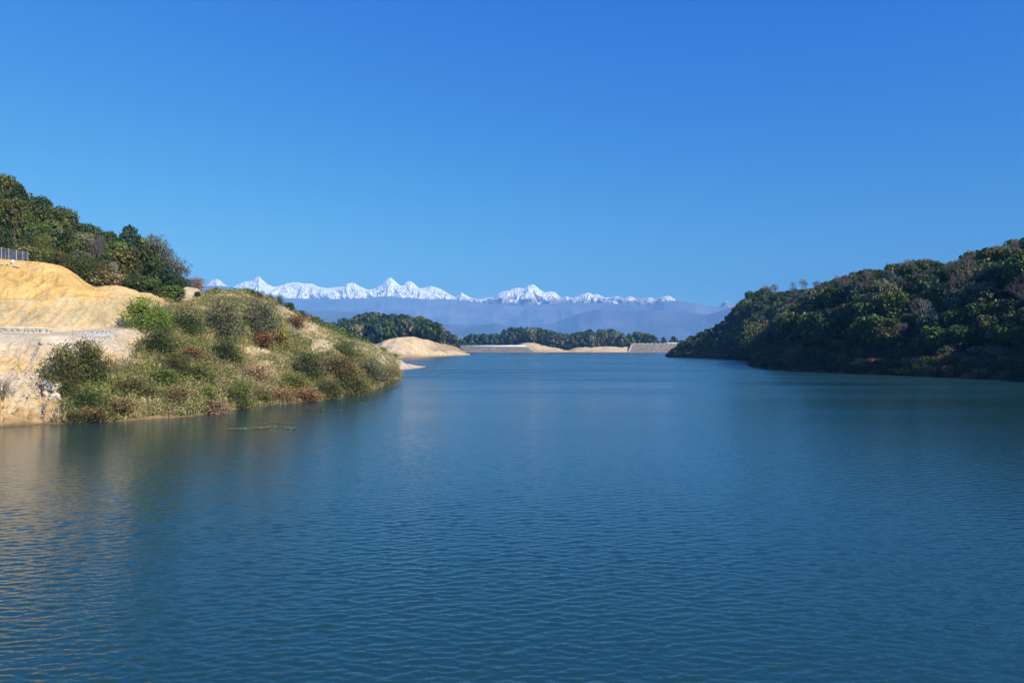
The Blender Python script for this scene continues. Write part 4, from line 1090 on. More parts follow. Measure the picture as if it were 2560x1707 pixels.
# ------------------------------------------------------------------ woods on the right hill
GR = 'trees on the wooded hill across the water'
taken = []
def free(x, y, r):
    for (tx, ty, tr) in taken:
        if (tx - x) ** 2 + (ty - y) ** 2 < (0.62 * (r + tr)) ** 2: return False
    return True
def r_at(px, foot, lo=60, hi=520):
    """Point of the right hill that shows at the photo pixel (first hit along the ray)."""
    for Y in np.arange(lo, hi, 1.0):
        x = (px - CX) / F * Y; zr_ = H + (HY - foot) / F * Y
        d = x - np.interp(Y, yy, SX)
        if d > 0 and right_ground(x, Y) >= zr_: return x, Y, right_ground(x, Y)
    return None
def rt(px, foot, top, wpx, crown, leaf, label, bare=None, m=TWIG, mt=None, shrubby=False):
    q = r_at(px, foot)
    if q is None: return
    x, Y, z = q; h = (foot - top) * Y / F; w = wpx * Y / F
    taken.append((x, Y, w * .45))
    if bare is not None: return bare_tree('leafless_tree', (x, Y, z), h, w, bare, m, mt, group=GR, label=label, zone='sky')
    if shrubby: return shrub('shrub', (x, Y, z - .1), h, w, crown, leaf, group='shrubs along the far shore', label=label)
    return tree('broadleaf_tree', 'tree', (x, Y, z), h, w, crown, leaf, group=GR, label=label)
RT = [
    (2316, 850, 745, 100, None, None, 'large bare tree with pale forked trunk on the shaded wooded hill', 2, PALETWIG, PALEBARK),
    (2345, 846, 778, 60, None, None, 'second pale stemmed bare tree close beside the large forked one', 0, PALETWIG, PALEBARK),
    (1978, 842, 772, 70, None, None, 'bare grey tree beside the russet tree near the low promontory', 2, TWIG, None),
    (2492, 826, 782, 44, None, None, 'small bare tree on the shaded slope, nearer than the large forked one', 1, PALETWIG, PALEBARK),
    (2500, 905, 866, 60, None, None, 'dead bare tree low in the dark shade of the wooded hill', 2, PALETWIG, PALEBARK),
    (2030, 832, 786, 66, 'round', 'russet', 'russet brown leafed tree beside the bare grey one'),
    (1904, 876, 806, 80, 'big bush b', 'yellow green', 'pale yellowish bushy tree on the near edge of the low promontory'),
    (1990, 926, 882, 52, 'big bush b', 'orange brown', 'golden twiggy bush at the waterline in front of the shaded wooded hill'),
    (2062, 790, 715, 68, 'round b', 'grey green', 'large grey leafed tree on the upper slope above the russet tree'),
    (2250, 795, 735, 62, 'round', 'bright green', 'bright green tree above the large bare forked tree'),
    (2484, 730, 655, 76, 'round b', 'bright green', 'large yellowish green tree high on the slope below the skyline'),
    (2310, 742, 708, 48, 'round', 'yellow green', 'yellow green crown right of the bright green tree'),
    (2216, 738, 722, 20, 'round', 'orange brown', 'small golden treetop above the bright green tree'),
    (2200, 790, 742, 46, 'round', 'olive', 'olive tree left of the bright green tree'),
    (2420, 826, 770, 60, 'round b', 'yellow green', 'yellow green tree mid slope between the two bare trees'),
    (2240, 712, 668, 20, 'column', 'blue green', 'first dark blue green column tree under the skyline'),
    (2256, 714, 682, 16, 'column', 'blue green', 'shortest dark blue green column tree under the skyline'),
    (2276, 712, 668, 22, 'column', 'blue green', 'third dark blue green column tree under the skyline'),
    (2318, 714, 664, 26, 'column', 'blue green', 'dark blue green column tree standing apart under the skyline'),
    (2405, 850, 822, 40, 'round b', 'orange brown', 'brownish tree at the edge of the dark shade'),
    (1960, 730, 690, 40, 'round c', 'mid green', 'mid green tree on the steep front edge of the wooded hill skyline'),
]
for i, (px, top, wpx) in enumerate(((2096, 690, 30), (2122, 672, 34), (2146, 662, 36), (2168, 655, 38), (2190, 657, 34), (2212, 655, 36), (2238, 658, 26), (2360, 642, 34), (2384, 640, 36), (2412, 630, 30), (1935, 712, 30), (1985, 706, 34), (2008, 700, 32), (2040, 704, 34), (2345, 652, 30))):
    top -= 4; f_ = top + 60
    RT.append((px, f_, top, wpx, None, None, None, i % 3, TWIG, None))
for q in RT: rt(*q[:7], bare=q[7] if len(q) > 7 else None, m=q[8] if len(q) > 8 else TWIG, mt=q[9] if len(q) > 9 else None)
cand = []
gr = random.Random(11)
for i in range(30000):
    Y = gr.uniform(112, 486) if gr.random() < .55 else gr.uniform(112, 300)
    d = 1.2 + 105 * gr.random() ** 1.35
    cand.append((Y, d))
hor = np.full(2700, 2000.0)
out_trees = []
npl = 0
for Y, d in cand:
    x = float(np.interp(Y, yy, SX)) + d
    px = CX + F * x / Y
    if px > 2590 or px < 1640: continue
    z = right_ground(x, Y)
    if z < .5: continue
    edge = d < 5.5
    w = gr.uniform(2.6, 4.2) if edge else 4.6 + 4.2 * gr.random() ** 1.5
    if Y > 330: w *= .85
    if not free(x, Y, w * .5): continue
    h = (gr.uniform(1.8, 3.4) if edge else gr.uniform(.95, 1.35) * (w + 1.2) * (.8 if d < 14 else 1))
    top = HY - F * (z + h - H) / Y
    lim = top3(px) + gr.uniform(-3, 9) + (15 if 2100 < px < 2232 or 2340 < px < 2425 or 1925 < px < 2046 else 0)
    if top < lim:
        h = H + (HY - lim) * Y / F - z
        if h < 1.6: continue
    taken.append((x, Y, w * .5)); out_trees.append((Y, d, x, z, px, h, w, edge))
for i in range(5000):
    Y = gr.uniform(128, 482); d = gr.uniform(-.3, 3.2); x = float(np.interp(Y, yy, SX)) + d; px = CX + F * x / Y
    if not 1645 < px < 2590: continue
    w = gr.uniform(1.8, 3.2)
    if any((a_[0] - x) ** 2 + (a_[1] - Y) ** 2 < (.55 * (a_[2] + w * .5)) ** 2 for a_ in taken): continue
    taken.append((x, Y, w * .5)); out_trees.append((Y, d, x, max(right_ground(x, Y), .05), px, gr.uniform(1.2, 2.6), w, True))
out_trees.sort()
vis = []
hor = np.full(1300, 5000.0)           # 1 bin = 1 px from 1640 on, highest row covered so far
for tr in out_trees:
    Y, d, x, z, px, h, w, edge = tr
    top = HY - F * (z + h - H) / Y; wp = w * F / Y * .5
    a0, a1 = int(max(px - wp - 1640, 0)), int(min(px + wp - 1640, 1299))
    if a1 <= a0: continue
    seen = (hor[a0:a1] > top + 2.0).mean()
    if seen > .18 or edge: vis.append(tr)
    m0, m1 = int(max(px - wp * .6 - 1640, 0)), int(min(px + wp * .6 - 1640, 1299))
    if seen > .18: hor[m0:m1 + 1] = np.minimum(hor[m0:m1 + 1], top + .22 * h * F / Y)
print('right hill trees', len(out_trees), 'visible', len(vis))
plan = []
for Y, d, x, z, px, h, w, edge in vis:
    zone = 'edge' if edge else 'low' if d < 22 else 'mid' if d < 48 else 'high'
    ridge_zone = (d > 40 and px > 2090) or (d > 60)
    if edge: kind = 'shrub'; leaf = gr.choices(['russet', 'orange brown', 'olive', 'dark green', 'grey green', 'straw'], [1.6, 1.2, 3, 6, 2, .3])[0]
    elif gr.random() < (.45 if ridge_zone else .15): kind = 'leafless_tree'; leaf = 'bare'
    else:
        leaf = gr.choices(['dark green', 'mid green', 'olive', 'grey green', 'blue green', 'bright green', 'russet', 'yellow green'], [8, 6, 1.6, 2.2, 3, .6, .2, .3])[0]
        kind = 'evergreen_tree' if leaf in ('dark green', 'blue green') and gr.random() < .7 else 'broadleaf_tree'
    plan.append([h * w / Y ** 2, kind, zone, leaf, (x, Y, z), h, w])
plan.sort(key=lambda q: -q[0])
n_left = sum(1 for o in COL.objects if o.name.startswith('broadleaf_tree'))
room = {'broadleaf_tree': 296 - n_left, 'evergreen_tree': 290, 'leafless_tree': 250, 'shrub': 290 - sum(1 for o in COL.objects if o.name.startswith('shrub'))}
rest = []
for _s, kind, zone, leaf, loc, h, w in plan:
    if room[kind] <= 0: rest.append((kind, leaf, loc, h, w)); continue
    room[kind] -= 1
    if kind == 'shrub': shrub('shrub', (loc[0], loc[1], loc[2] - .15), h, w, gr.choice(['bush', 'bush b', 'bush c', 'wispy']), leaf, parts=False, group='shrubs along the far shore', zone='edge')
    elif kind == 'leafless_tree': bare_tree(kind, loc, h * 1.1, w * 1.05, gr.choice([0, 1, 2, 3]), TWIG, group=GR, zone=zone)
    else: tree(kind, 'tree', loc, h, w, gr.choice(['cone b', 'column', 'round c', 'cone'] if kind == 'evergreen_tree' else ['round', 'round b', 'round c', 'broad']), leaf, group=GR, zone=zone)
print('plan', {k: sum(1 for q in plan if q[1] == k) for k in room}, 'rest', len(rest))
for i in range(900):                # the wood goes on along the shore beside the viewer
    Y = gr.uniform(40, 205); d = 2 + 80 * gr.random(); x = float(np.interp(Y, yy, SX)) + d; px = CX + F * x / Y
    if px < 2610 or not free(x, Y, 3.4): continue
    taken.append((x, Y, 3.4)); rest.append(('broadleaf_tree', gr.choice(['dark green', 'mid green', 'olive', 'grey green']), (x, Y, right_ground(x, Y)), gr.uniform(6, 9.5), gr.uniform(5.5, 8)))
# the many smallest, farthest crowns read as one mass
if rest:
    LC = {'dark green': (.035, .058, .02), 'mid green': (.055, .09, .025), 'olive': (.085, .08, .025), 'grey green': (.095, .10, .055), 'blue green': (.032, .062, .036), 'bright green': (.09, .14, .025), 'russet': (.12, .065, .03), 'yellow green': (.14, .14, .035), 'orange brown': (.14, .09, .03), 'straw': (.24, .18, .09), 'bare': (.12, .1, .09)}
    pv_, pf_, pc_, off = [], [], [], 0
    gn = np.random.default_rng(5)
    sm = [crown_mesh(900 + i, lobes=14, leaves=900, size=.13, shape=('round', 'cone', 'column')[i % 3], base=.12) for i in range(3)]
    for i, (kind, leaf, loc, h, w) in enumerate(rest):
        v_, f_, t_ = sm[i % 3]; a_ = gn.random() * 6.28; c_, s_ = math.cos(a_), math.sin(a_)
        pv_.append(np.stack([(v_[:, 0] * c_ - v_[:, 1] * s_) * w + loc[0], (v_[:, 0] * s_ + v_[:, 1] * c_) * w + loc[1], v_[:, 2] * h + loc[2]], 1)); pf_.append(f_ + off); off += len(v_)
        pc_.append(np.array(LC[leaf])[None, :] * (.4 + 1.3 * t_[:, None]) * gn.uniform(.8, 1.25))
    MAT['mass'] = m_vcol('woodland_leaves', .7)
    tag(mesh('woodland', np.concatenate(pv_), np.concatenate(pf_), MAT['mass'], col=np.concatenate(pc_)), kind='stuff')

# ------------------------------------------------------------------ pines on the far knoll and the far ridge
def far_trees(sheet, tops, x0, x1, ylo, yhi, group, zone, spacing, hr, wr, seed, tries=4000, keep=None):
    g = random.Random(seed); pts = []; lst = []
    tx = [q[0] for q in tops]; ty = [q[1] for q in tops]
    for i in range(tries):
        px = g.uniform(x0, x1); Y = g.uniform(ylo(px), yhi(px)); x = (px - CX) / F * Y
        if any((x - a) ** 2 + ((Y - b) * .7) ** 2 < spacing ** 2 for a, b in pts): continue
        z = sheet.ground(px, Y)
        if z < 1.2: continue
        h = g.uniform(*hr); w = g.uniform(*wr)
        lim = np.interp(px, tx, ty) + g.uniform(-1.5, 5)
        top = HY - F * (z + h - H) / Y
        if top < lim: h = H + (HY - lim) * Y / F - z
        if h < 3.5: continue
        if h < 8: w *= .75
        pts.append((x, Y)); lst.append((Y, px, x, z, h, w))
    lst.sort(); hor = np.full(1000, 5000.); k = 0
    for Y, px, x, z, h, w in lst:
        top = HY - F * (z + h - H) / Y; wp = w * F / Y * .5
        a0, a1 = int(max(px - wp - x0 + 20, 0)), int(min(px + wp - x0 + 20, 999))
        if (hor[a0:a1 + 1] > top + 1.5).mean() < .2: continue
        b0, b1 = int(max(px - wp * .6 - x0 + 20, 0)), int(px + wp * .6 - x0 + 20)
        hor[b0:b1 + 1] = np.minimum(hor[b0:b1 + 1], top + .15 * h * F / Y)
        leaf = g.choices(['blue green', 'dark green', 'grey green', 'mid green', 'olive'], [5, 5, 2.2, 1.5, .6])[0]
        tree('pine_tree', 'tree', (x, Y, z - .2), h + .2, w, g.choice(['small', 'small b', 'small b', 'small c']), leaf, parts=False, group=group, zone=zone); k += 1
    print(zone, k)
fbY = lambda px: float(np.interp(px, [k[0] for k in Fb], [k[2] for k in Fb]))
far_trees(FS, TOP1, 735, 1146, lambda px: fbY(px) + 2, lambda px: min(fbY(px) + 130, 640), 'pines on the knoll behind the bare sand mound', 'knoll', 6.2, (10.5, 14.5), (8.5, 12), 21)
rmY = lambda px: float(np.interp(px, [k[0] for k in Rm], [k[2] for k in Rm]))
far_trees(FR, TOP2, 1140, 1650, lambda px: rmY(px) + (14 if 1235 < px < 1325 else 4), lambda px: 985, 'pines on the low ridge between the two rock dams', 'ridge', 8.0, (13, 18), (11, 15), 22)
for px, top, w_, Y, cr, lab in ((1659, 843, 11, 925, 'small', 'small lone tree on the crest of the far dam'), (1684, 841, 24, 940, 'small b', 'lone triangular tree behind the pale wall on the far dam'), (1706, 851, 18, 945, 'small', 'low round tree beyond the pale wall on the far dam'), (1643, 858, 12, 930, 'small', 'tiny dark tree at the end of the far ridge')):
    z = FR.ground(px, Y); p = P(px, top, Y)
    tree('pine_tree', 'tree', (p.x, Y, z), p.z - z, w_ * Y / F, cr, 'dark green', parts=False, group='lone trees by the far dam', label=lab)
# ------------------------------------------------------------------ rock dams
def m_riprap():
    m, n, out = new_mat('riprap')
    geo = N(n, 'ShaderNodeNewGeometry')
    v = N(n, 'ShaderNodeTexVoronoi', i_Scale=1.0); v2 = N(n, 'ShaderNodeTexVoronoi', i_Scale=1.0, feature='DISTANCE_TO_EDGE')
    t = N(n, 'ShaderNodeTexNoise', i_Scale=0.12, i_Detail=5.0)
    for q in (v, v2, t): L(n, geo.outputs['Position'], q.inputs['Vector'])
    sp = N(n, 'ShaderNodeSeparateColor'); L(n, v.outputs['Color'], sp.inputs[0])
    c = ramp(n, sp.outputs[0], [(0.0, (.14, .115, .088)), (.5, (.23, .19, .145)), (1.0, (.39, .33, .25))])
    e_ = ramp(n, v2.outputs['Distance'], [(0.0, (.35, .35, .35)), (.12, (1, 1, 1))])
    mu = N(n, 'ShaderNodeMix', data_type='RGBA', blend_type='MULTIPLY'); mu.inputs[0].default_value = 1
    L(n, c, mu.inputs[6]); L(n, e_, mu.inputs[7])
    b = N(n, 'ShaderNodeBsdfPrincipled', i_Roughness=.9); L(n, mu.outputs[2], b.inputs['Base Color'])
    bp = N(n, 'ShaderNodeBump', i_Strength=.8, i_Distance=.5); L(n, v2.outputs['Distance'], bp.inputs['Height']); L(n, bp.outputs[0], b.inputs['Normal'])
    L(n, b.outputs[0], out.inputs[0]); return m
MAT['riprap'] = m_riprap()
MAT['white_wall'] = m_plain('whitewashed_concrete', (.66, .65, .62), (.80, .79, .76), .6, .8, 0, .02)
MAT['concrete'] = m_plain('weathered_concrete', (.42, .39, .34), (.58, .54, .47), .5, .85, 0, .03)

def box(x0, x1, y0, y1, z0, z1):
    v = np.array([(x, y, z) for x in (x0, x1) for y in (y0, y1) for z in (z0, z1)], float)
    return v, np.array([[0, 1, 3, 2], [4, 6, 7, 5], [0, 4, 5, 1], [2, 3, 7, 6], [0, 2, 6, 4], [1, 5, 7, 3]])

def dam(label, b0, b1, c0, c1, crest_row, Yb, Yc, seed):
    zc = H + (HY - crest_row) / F * Yc
    xb0, xb1 = (b0 - CX) / F * Yb, (b1 - CX) / F * Yb; xc0, xc1 = (c0 - CX) / F * Yc, (c1 - CX) / F * Yc
    root = empty('rock_dam', ((xb0 + xb1) / 2, Yb, 0)); tag(root, label, 'dam', 'rock dams at the far end of the lake')
    ox, oy = root.location.x, root.location.y
    nu, nv = 240, 22
    u = np.linspace(0, 1, nu)[:, None]; v = np.linspace(-.12, 1, nv)[None, :]
    X = (xb0 + (xb1 - xb0) * u) * (1 - v) + (xc0 + (xc1 - xc0) * u) * v; Y = Yb + (Yc - Yb) * v + 0 * u; Z = zc * v + 0 * u
    j = np.random.default_rng(seed)
    k = (v > .02) & (v < .97)
    X = X + k * j.normal(size=X.shape) * .12; Y = Y + k * j.normal(size=X.shape) * .16; Z = Z + k * j.normal(size=X.shape) * .13
    # crest and downstream slope close the body
    Xe = np.concatenate([X, X[:, -1:], X[:, -1:]], 1); Ye = np.concatenate([Y, Y[:, -1:] + 7, Y[:, -1:] + 30], 1); Ze = np.concatenate([Z, Z[:, -1:], Z[:, -1:] * 0 - 4], 1)
    V = np.stack([Xe.ravel() - ox, Ye.ravel() - oy, Ze.ravel()], 1)
    mesh('embankment', V, grid_faces(nu, nv + 2), MAT['riprap'], parent=root)
    return root, ox, oy, xc0, xc1, zc
r1, ox, oy, xc0, xc1, zc = dam('grey rock dam with white parapet, left of the sand slope at the lake end', 1158, 1336, 1138, 1314, 866, 879, 896, 1)
parts = [box(xc0 - ox, xc1 - ox, 895.2 - oy, 895.6 - oy, zc - .3, zc + 1.25), box(xc0 - .1 - ox, xc1 + .1 - ox, 895.1 - oy, 895.7 - oy, zc + 1.253, zc + 1.42)]
mesh('parapet', *join(parts), MAT['white_wall'], parent=r1)
r2, ox, oy, xc0, xc1, zc = dam('grey rock dam with pale edge strip, right of the sand beach at the lake end', 1570, 1770, 1580, 1770, 859.5, 880, 898, 2)
zs = zc
sv = np.array([((1568 - CX) / F * 879.6 - ox, 879.6 - oy, -.3), ((1572.5 - CX) / F * 879.6 - ox, 879.6 - oy, -.3), ((1582 - CX) / F * 897.6 - ox, 897.6 - oy, zs + .25), ((1577.5 - CX) / F * 897.6 - ox, 897.6 - oy, zs + .25)])
sv = np.concatenate([sv, sv - np.array([0, 0, 1.2])]); sv[:4, 1] -= .5
mesh('edge_strip', sv, np.array([[0, 1, 2, 3], [7, 6, 5, 4], [0, 4, 5, 1], [1, 5, 6, 2], [2, 6, 7, 3], [3, 7, 4, 0]]), m_plain('sandy_concrete', (.34, .27, .18), (.50, .41, .28), .5, .9, 0, .03), parent=r2)
parts = [box(xc0 + i * 5.02 - ox, xc0 + i * 5.02 + 4.98 - ox, 898.6 - oy, 898.9 - oy, zc - .1, zc + .75) for i in range(int((xc1 - xc0) / 5.02))]
mesh('parapet', *join(parts), MAT['concrete'], parent=r2)
# low pale wall on the far dam
xw0, xw1 = (1669 - CX) / F * 906, (1692 - CX) / F * 906
cw = empty('concrete_wall', ((xw0 + xw1) / 2, 906, zc)); tag(cw, 'short pale wall standing on the far rock dam in front of the triangular tree', 'wall')
hw = (xw1 - xw0) / 2
mesh('wall_panels', *join([box(-hw + i * hw / 3 + .04, -hw + (i + 1) * hw / 3 - .04, -.2, .2, -.6, 1.55) for i in range(6)]), MAT['white_wall'], parent=cw)
mesh('coping', *box(-hw - .1, hw + .1, -.28, .28, 1.552, 1.75), MAT['concrete'], parent=cw)

# ------------------------------------------------------------------ stones
import bmesh
def rock_me(seed, sub=3, sharp=.35):
    bm = bmesh.new(); bmesh.ops.create_icosphere(bm, subdivisions=sub, radius=.5)
    g = np.random.default_rng(seed)
    v = np.array([q.co[:] for q in bm.verts])
    for i in range(7):                                   # flat broken facets
        n = g.normal(size=3); n /= np.linalg.norm(n); d = .26 + .16 * g.random()
        s_ = v @ n; over = np.maximum(s_ - d, 0); v -= over[:, None] * n * .92
    v *= 1 + .10 * fbm(v[:, 0] * 4 + seed, v[:, 1] * 4 + v[:, 2] * 3, 3, seed)[:, None]
    f = np.array([[q.index for q in fc.verts] for fc in bm.faces]); bm.free()
    return v, f
ROCKM = m_plain('pale_rock', (.36, .32, .27), (.62, .58, .52), 3.0, .9, 0, .05)
ROCKS = [rock_me(i) for i in range(5)]
def stone(name, px, py, wpx, hpx, label, group, i=0):
    p = LB.hit(px, py); w = wpx * p.y / F; h = hpx * p.y / F
    v, f = ROCKS[i % 5]
    o = mesh(name, v * np.array([w, w * .8, h * 1.25]), f, ROCKM)
    o.location = (p.x, p.y - .05, p.z + h * .38); o.rotation_euler = (random.uniform(-.2, .2), random.uniform(-.15, .15), random.uniform(0, 6))
    return tag(o, label, 'boulder', group)
GS = 'pale boulders on the eroded bank'
for i, q in enumerate(((79, 966, 17, 11, 'leftmost pale boulder of the heap beside the large olive bush'), (116, 966, 25, 16, 'largest flat boulder at the top of the heap beside the olive bush'), (105, 974, 15, 9, 'small shadowed boulder under the largest flat one'),
                       (131, 977, 24, 15, 'rounded whitish boulder right of the largest flat one'), (153, 969, 15, 11, 'pale boulder touching the large olive bush'), (114, 986, 15, 10, 'small low boulder at the left foot of the heap'),
                       (139, 995, 26, 14, 'lowest broad pale boulder of the heap'), (106, 860, 16, 11, 'pale boulder just below the dirt road edge'), (125, 860, 12, 7, 'small brownish stone beside the boulder below the dirt road'), (150, 1000, 14, 9, 'small boulder right of the lowest broad one'), (96, 990, 12, 8, 'little stone on the water side of the boulder heap'))):
    stone('boulder', *q, GS, i)
# loose rubble
msk = lowm * LB.sandy * (0.08 + sstep(0, .35, nA) * .8 + 3.0 * np.exp(-(((LB.PX - 118) / 38) ** 2 + ((PYg - 965) / 42) ** 2)) + 1.2 * np.exp(-(((LB.PX - 240) / 45) ** 2 + ((PYg - 848) / 12) ** 2))) * (LB.PX > -120)
p, ppx, ppy, g2 = scatter(LB, msk, 1500, 8)
rv, rf = [], []
small = [rock_me(20 + i, 1) for i in range(4)]
for i in range(len(p)):
    v, f = small[i % 4]; s_ = .10 + .30 * g2.random() ** 3
    a_ = g2.random() * 6.28; R_ = np.array([[math.cos(a_), -math.sin(a_), 0], [math.sin(a_), math.cos(a_), 0], [0, 0, 1]])
    rv.append((v * np.array([1, .8, .6]) * s_) @ R_.T + p[i] + np.array([0, 0, s_ * .12])); rf.append(f + i * len(v))
tag(mesh('rubble', np.concatenate(rv), np.concatenate(rf), ROCKM), kind='stuff')

# masonry: courses of uneven blocks
def blocks(n, courses, lx, lz, ly, seed):
    g = random.Random(seed); pr = []
    for c_ in range(courses):
        x = -g.uniform(0, lx)
        while x < n:
            l = lx * g.uniform(.6, 1.4)
            v, f = box(x + .012, x + l - .012, 0, ly, c_ * lz + .01, (c_ + 1) * lz - .01)
            v = v + np.array([[g.uniform(-.03, .03), g.uniform(-.05, .05), g.uniform(-.025, .025)] for _ in range(8)])
            pr.append((v, f)); x += l
    return join(pr)
p0, p1 = LB.hit(-60, 831), LB.hit(124, 831.5)
v = p1 - p0
sw = empty('stone_wall', (p0.x, p0.y - .15, min(p0.z, p1.z) - .12), math.atan2(v.y, v.x)); tag(sw, 'low white stone wall at the foot of the sand cut along the dirt road', 'wall')
mesh('masonry', *join([blocks(v.length, 2, .42, .26, .45, 4), box(-.1, v.length - .03, .045, .40, -.1, .485)]), m_plain('white_stone', (.40, .365, .31), (.58, .55, .49), 2.2, .9, 0, .03), parent=sw)
mesh('coping', *box(-.2, v.length, -.06, .5, .49, .60), m_plain('lime_mortar', (.48, .45, .40), (.62, .59, .54), 3, .9, 0, .03), parent=sw)
# rubble facing under the road edge
pc = LB.hit(246, 846)
g = random.Random(9); pr = []
for i in range(190):
    q = LB.hit(g.gauss(244, 19), g.gauss(839, 4)); v_, f_ = small[i % 4]; s_ = g.uniform(.14, .40)
    pr.append((v_ * np.array([s_, s_ * .7, s_ * .75]) + np.array([q.x - pc.x, q.y - pc.y - .03, q.z - pc.z + .05]), f_))
o = mesh('rubble', *join(pr), m_plain('grey_white_stone', (.30, .29, .28), (.54, .53, .51), 3.0, .9, 0, .03)); o.location = pc; tag(o, kind='stuff')

# ------------------------------------------------------------------ wire fence on the sand crest
STEEL = m_plain('galvanised_steel', (.40, .41, .42), (.56, .57, .58), 8, .45, .6, 0)
fc = P(69.5, 653, 91.0); fc.z = LB.ground(69.5, 91.0)
fence = empty('wire_fence', fc); tag(fence, 'galvanised chain link fence with pipe posts on the crest of the sand cut', 'fence')
def post(px, top, Y, r=.035):
    b = P(px, top, Y); z0 = LB.ground(px, Y) - .2
    v, f = tube([(b.x - fc.x, Y - fc.y, z0 - fc.z), (b.x - fc.x, Y - fc.y, b.z - fc.z)], [r, r], 8)
    cv, cf = tube([(b.x - fc.x, Y - fc.y, b.z - fc.z), (b.x - fc.x, Y - fc.y, b.z - fc.z + .04), (b.x - fc.x, Y - fc.y, b.z - fc.z + .07)], [r * 1.25, r * 1.15, r * .3], 8)
    mesh('post', *join([(v, f), (cv, cf)]), STEEL, parent=fence, smooth=True)
    return np.array([b.x - fc.x, Y - fc.y, b.z - fc.z])
tops = []
for run in ([(-35, 614, 82.5), (-14, 617, 83.5), (3.4, 620, 84.5), (22, 623.2, 86), (40.8, 626.5, 88), (57, 628.7, 89.5), (69.5, 630.3, 91)], [(69.5, 630.3, 91), (42, 630.4, 93), (13.8, 630.5, 95), (-14, 630.5, 97)]):
    tp_ = []
    for i, (px, top, Y) in enumerate(run):
        if tops and i == 0: tp_.append(tops[0][-1]); continue
        tp_.append(post(px, top, Y, .05 if abs(px - 40.8) < .1 else .035))
    tops.append(tp_)
    mesh('rail', *tube(tp_, [.025] * len(tp_), 6), STEEL, parent=fence)
    pr = []
    for a_, b_ in zip(tp_[:-1], tp_[1:]):
        ln = np.linalg.norm(b_ - a_); st = int(ln / .13)
        za = -1.75
        for i in range(-13, st):
            for sg in (0, 1):
                t0, t1 = i / st, (i + 13) / st
                h0, h1 = (0, za) if sg else (za, 0)
                # clip to the panel
                if t0 < 0: h0 = h0 + (h1 - h0) * (-t0) / (t1 - t0); t0_ = 0
                else: t0_ = t0
                if t1 > 1: h1 = h0 + (h1 - h0) * (1 - t0_) / (t1 - t0_); t1_ = 1
                else: t1_ = t1
                if t1_ - t0_ < .01: continue
                pr.append(tube([a_ + (b_ - a_) * t0_ + (0, 0, h0), a_ + (b_ - a_) * t1_ + (0, 0, h1)], [.006, .006], 3))
    mesh('wire_mesh', *join(pr), STEEL, parent=fence)

# ------------------------------------------------------------------ small things on the bank
v, f = rock_me(77, 3)
pk = LB.hit(33, 659)
v2 = v * np.array([.42, .34, .5]); v2[:, :2] *= (1 - .35 * np.clip(v2[:, 2:] * 3, -.2, 1)); v2 += .012 * fbm(v2[:, 0] * 20, v2[:, 2] * 20, 2, 5)[:, None]
o = mesh('sack', v2, f, m_plain('white_sacking', (.70, .70, .70), (.84, .84, .83), 12, .7, 0, .01), smooth=True); o.location = (pk.x, pk.y - .1, pk.z + .22)
tag(o, 'white sack lying on the sand crest under the wire fence', 'sack')
for px, py, w_, lab in ((3, 663, 14, 'pale flat stone on the sand at the picture edge below the fence'), (22, 663, 16, 'pale flat stone left of the white sack'), (39, 667, 13, 'pale flat stone just below the white sack'), (46, 670, 10, 'smallest flat stone lowest below the white sack')):
    stone('flat_stone', px, py, w_, 4, lab, 'flat stones below the fence', px)
p = LB.hit(181, 852)
g = random.Random(4); pr = [tube([(0, 0, -.1), (.02, 0, .8), (-.01, 0, 1.6)], [.016, .012, .004], 5)]
for i in range(6):
    z_ = .7 + .14 * i; a_ = i * 2.4; pr.append(tube([(0, 0, z_), (math.cos(a_) * .12, math.sin(a_) * .12, z_ + .16)], [.006, .002], 3))
o = mesh('dead_stalk', *join(pr), PALETWIG); o.location = p
tag(o, 'thin dead stalk standing at the road edge above the large olive bush', 'dry plant')
p = LB.hit(6, 1000)
ls = empty('leafless_shrub', (p.x, p.y, p.z), 1.0); k_ = p.y / F
child('stems', STEMS[0], ls, PALETWIG, (70 * k_, 70 * k_, 60 * k_)); child('twigs', STEMS[1], ls, REDTWIG, (60 * k_, 60 * k_, 52 * k_), (0, 0, 0), 2.0)
tag(ls, 'bare twiggy shrub on the sandy slope at the picture edge', 'shrub')
p = LB.hit(984, 957)
bare_tree('leafless_shrub', (p.x - .6, p.y - 1, -.1), 2.6, 3.4, 4, REDTWIG, label='thin reddish twigs leaning over the water at the bank tip', cat='shrub')
# floating weed
WEED = m_vcol('floating_weed_fronds', .5)
def weed(px0, px1, py, hpx, n, seed, label, c0=(.12, .13, .03), c1=(.26, .25, .05)):
    g = np.random.default_rng(seed)
    Yc = H * F / (py - HY); xc = ((px0 + px1) / 2 - CX) / F * Yc; hw_ = (px1 - px0) / 2 / F * Yc; dy = hpx * Yc * Yc / (H * F)
    u = g.uniform(-1, 1, n); lane = .55 * np.sin(u * 3 + seed) * .5
    keepp = fbm(u * 5, u * 0 + seed, 3, seed) > -.3
    yv = lane * dy + g.normal(size=n) * dy * .22 * (1 - .7 * np.abs(u))
    c = np.stack([u * hw_, yv, .006 + .012 * g.random(n)], 1)[keepp]
    nrm_ = np.tile([0, 0, 1.0], (len(c), 1)) + .08 * g.normal(size=c.shape); nrm_ /= np.linalg.norm(nrm_, axis=1, keepdims=True)
    V, Fq = leaf_quads(c, nrm_, .05 + .12 * g.random(len(c)), 2.4)
    k = g.random((len(c), 1)); cl = np.array(c0) * (1 - k) + np.array(c1) * k
    o = mesh('floating_weed', V, Fq, WEED, col=np.repeat(cl, 4, 0)); o.location = (xc, Yc, 0)
    return tag(o, label, 'water weed', 'floating weed near the bank')
weed(578, 745, 1070, 7, 1500, 1, 'long yellow green streak of floating weed, nearest on the water')
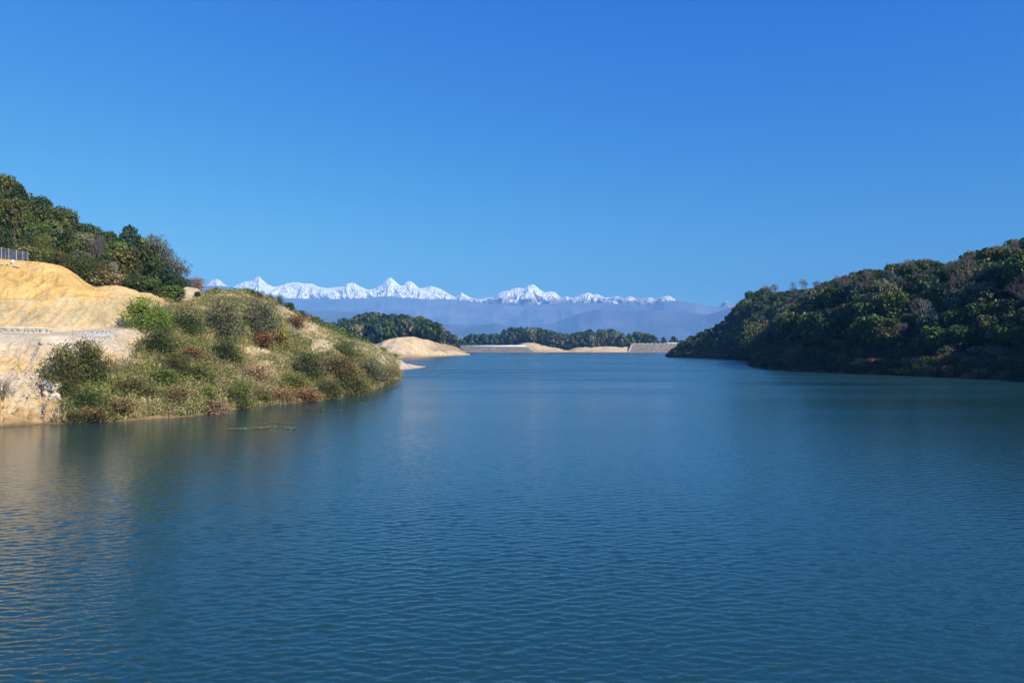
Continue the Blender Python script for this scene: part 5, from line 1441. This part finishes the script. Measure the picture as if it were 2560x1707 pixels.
weed(640, 740, 1058, 5, 260, 2, 'faint brownish weed strip just behind the long yellow streak', (.10, .09, .03), (.20, .16, .05))
weed(762, 855, 1025, 8, 500, 3, 'green patch of floating weed off the brown reeds', (.06, .09, .03), (.12, .15, .04))
weed(893, 935, 1009, 4, 260, 4, 'small weed patch on the water near the bank tip', (.09, .12, .03), (.18, .20, .05))

# ------------------------------------------------------------------ labels for the repeats
ORD = 'first second third fourth fifth sixth seventh eighth ninth tenth eleventh twelfth thirteenth fourteenth fifteenth sixteenth seventeenth eighteenth nineteenth twentieth'.split()
TENS = {2: 'twenty', 3: 'thirty', 4: 'forty', 5: 'fifty'}
def ordinal(n):
    if n <= 20: return ORD[n - 1]
    t, u = divmod(n, 10)
    if u == 0: return {3: 'thirtieth', 4: 'fortieth', 5: 'fiftieth'}[t]
    return TENS[t] + '-' + ORD[u - 1]
PLACE = {'sky': ('on the skyline of the wooded hill', 'from the dams'), 'left': ('behind the sand cut', 'from the wire fence'), 'leftedge': ('right behind the sand crest', 'from the wire fence'),
         'edge': ('at the waterline of the wooded hill', 'from the dams'), 'low': ('low on the wooded hill', 'from the dams'), 'mid': ('midway up the wooded hill', 'from the dams'), 'high': ('near the top of the wooded hill', 'from the dams'),
         'knoll': ('on the knoll behind the sand mound', 'from the scrubby bank'), 'ridge': ('on the ridge between the dams', 'from the white parapet')}
KIND = {'broadleaf_tree': 'broadleaf tree', 'evergreen_tree': 'evergreen tree', 'pine_tree': 'pine', 'leafless_tree': 'bare grey tree', 'shrub': 'shrub'}
groups = {}
for q in REG:
    hs__ = sorted(r['h'] for r in REG if r['zone'] == q['zone'] and r['name'] == q['name'])
    q['size'] = 'short' if q['h'] < hs__[len(hs__) // 3] else 'tall' if q['h'] > hs__[2 * len(hs__) // 3] else 'medium'
    groups.setdefault((q['zone'], q['name'], q['leaf'], q['size']), []).append(q)
for (zone, name, leaf, size), lst in groups.items():
    lst.sort(key=lambda r: r['x'] / r['y'])
    for i, q in enumerate(lst):
        col_ = '' if leaf == 'bare' else leaf + ' '
        where, frm = PLACE[zone]
        q['o']['label'] = f"{size} {col_}{KIND[name]} {where}" + (f", {ordinal(i + 1)} {frm}" if len(lst) > 1 else '')
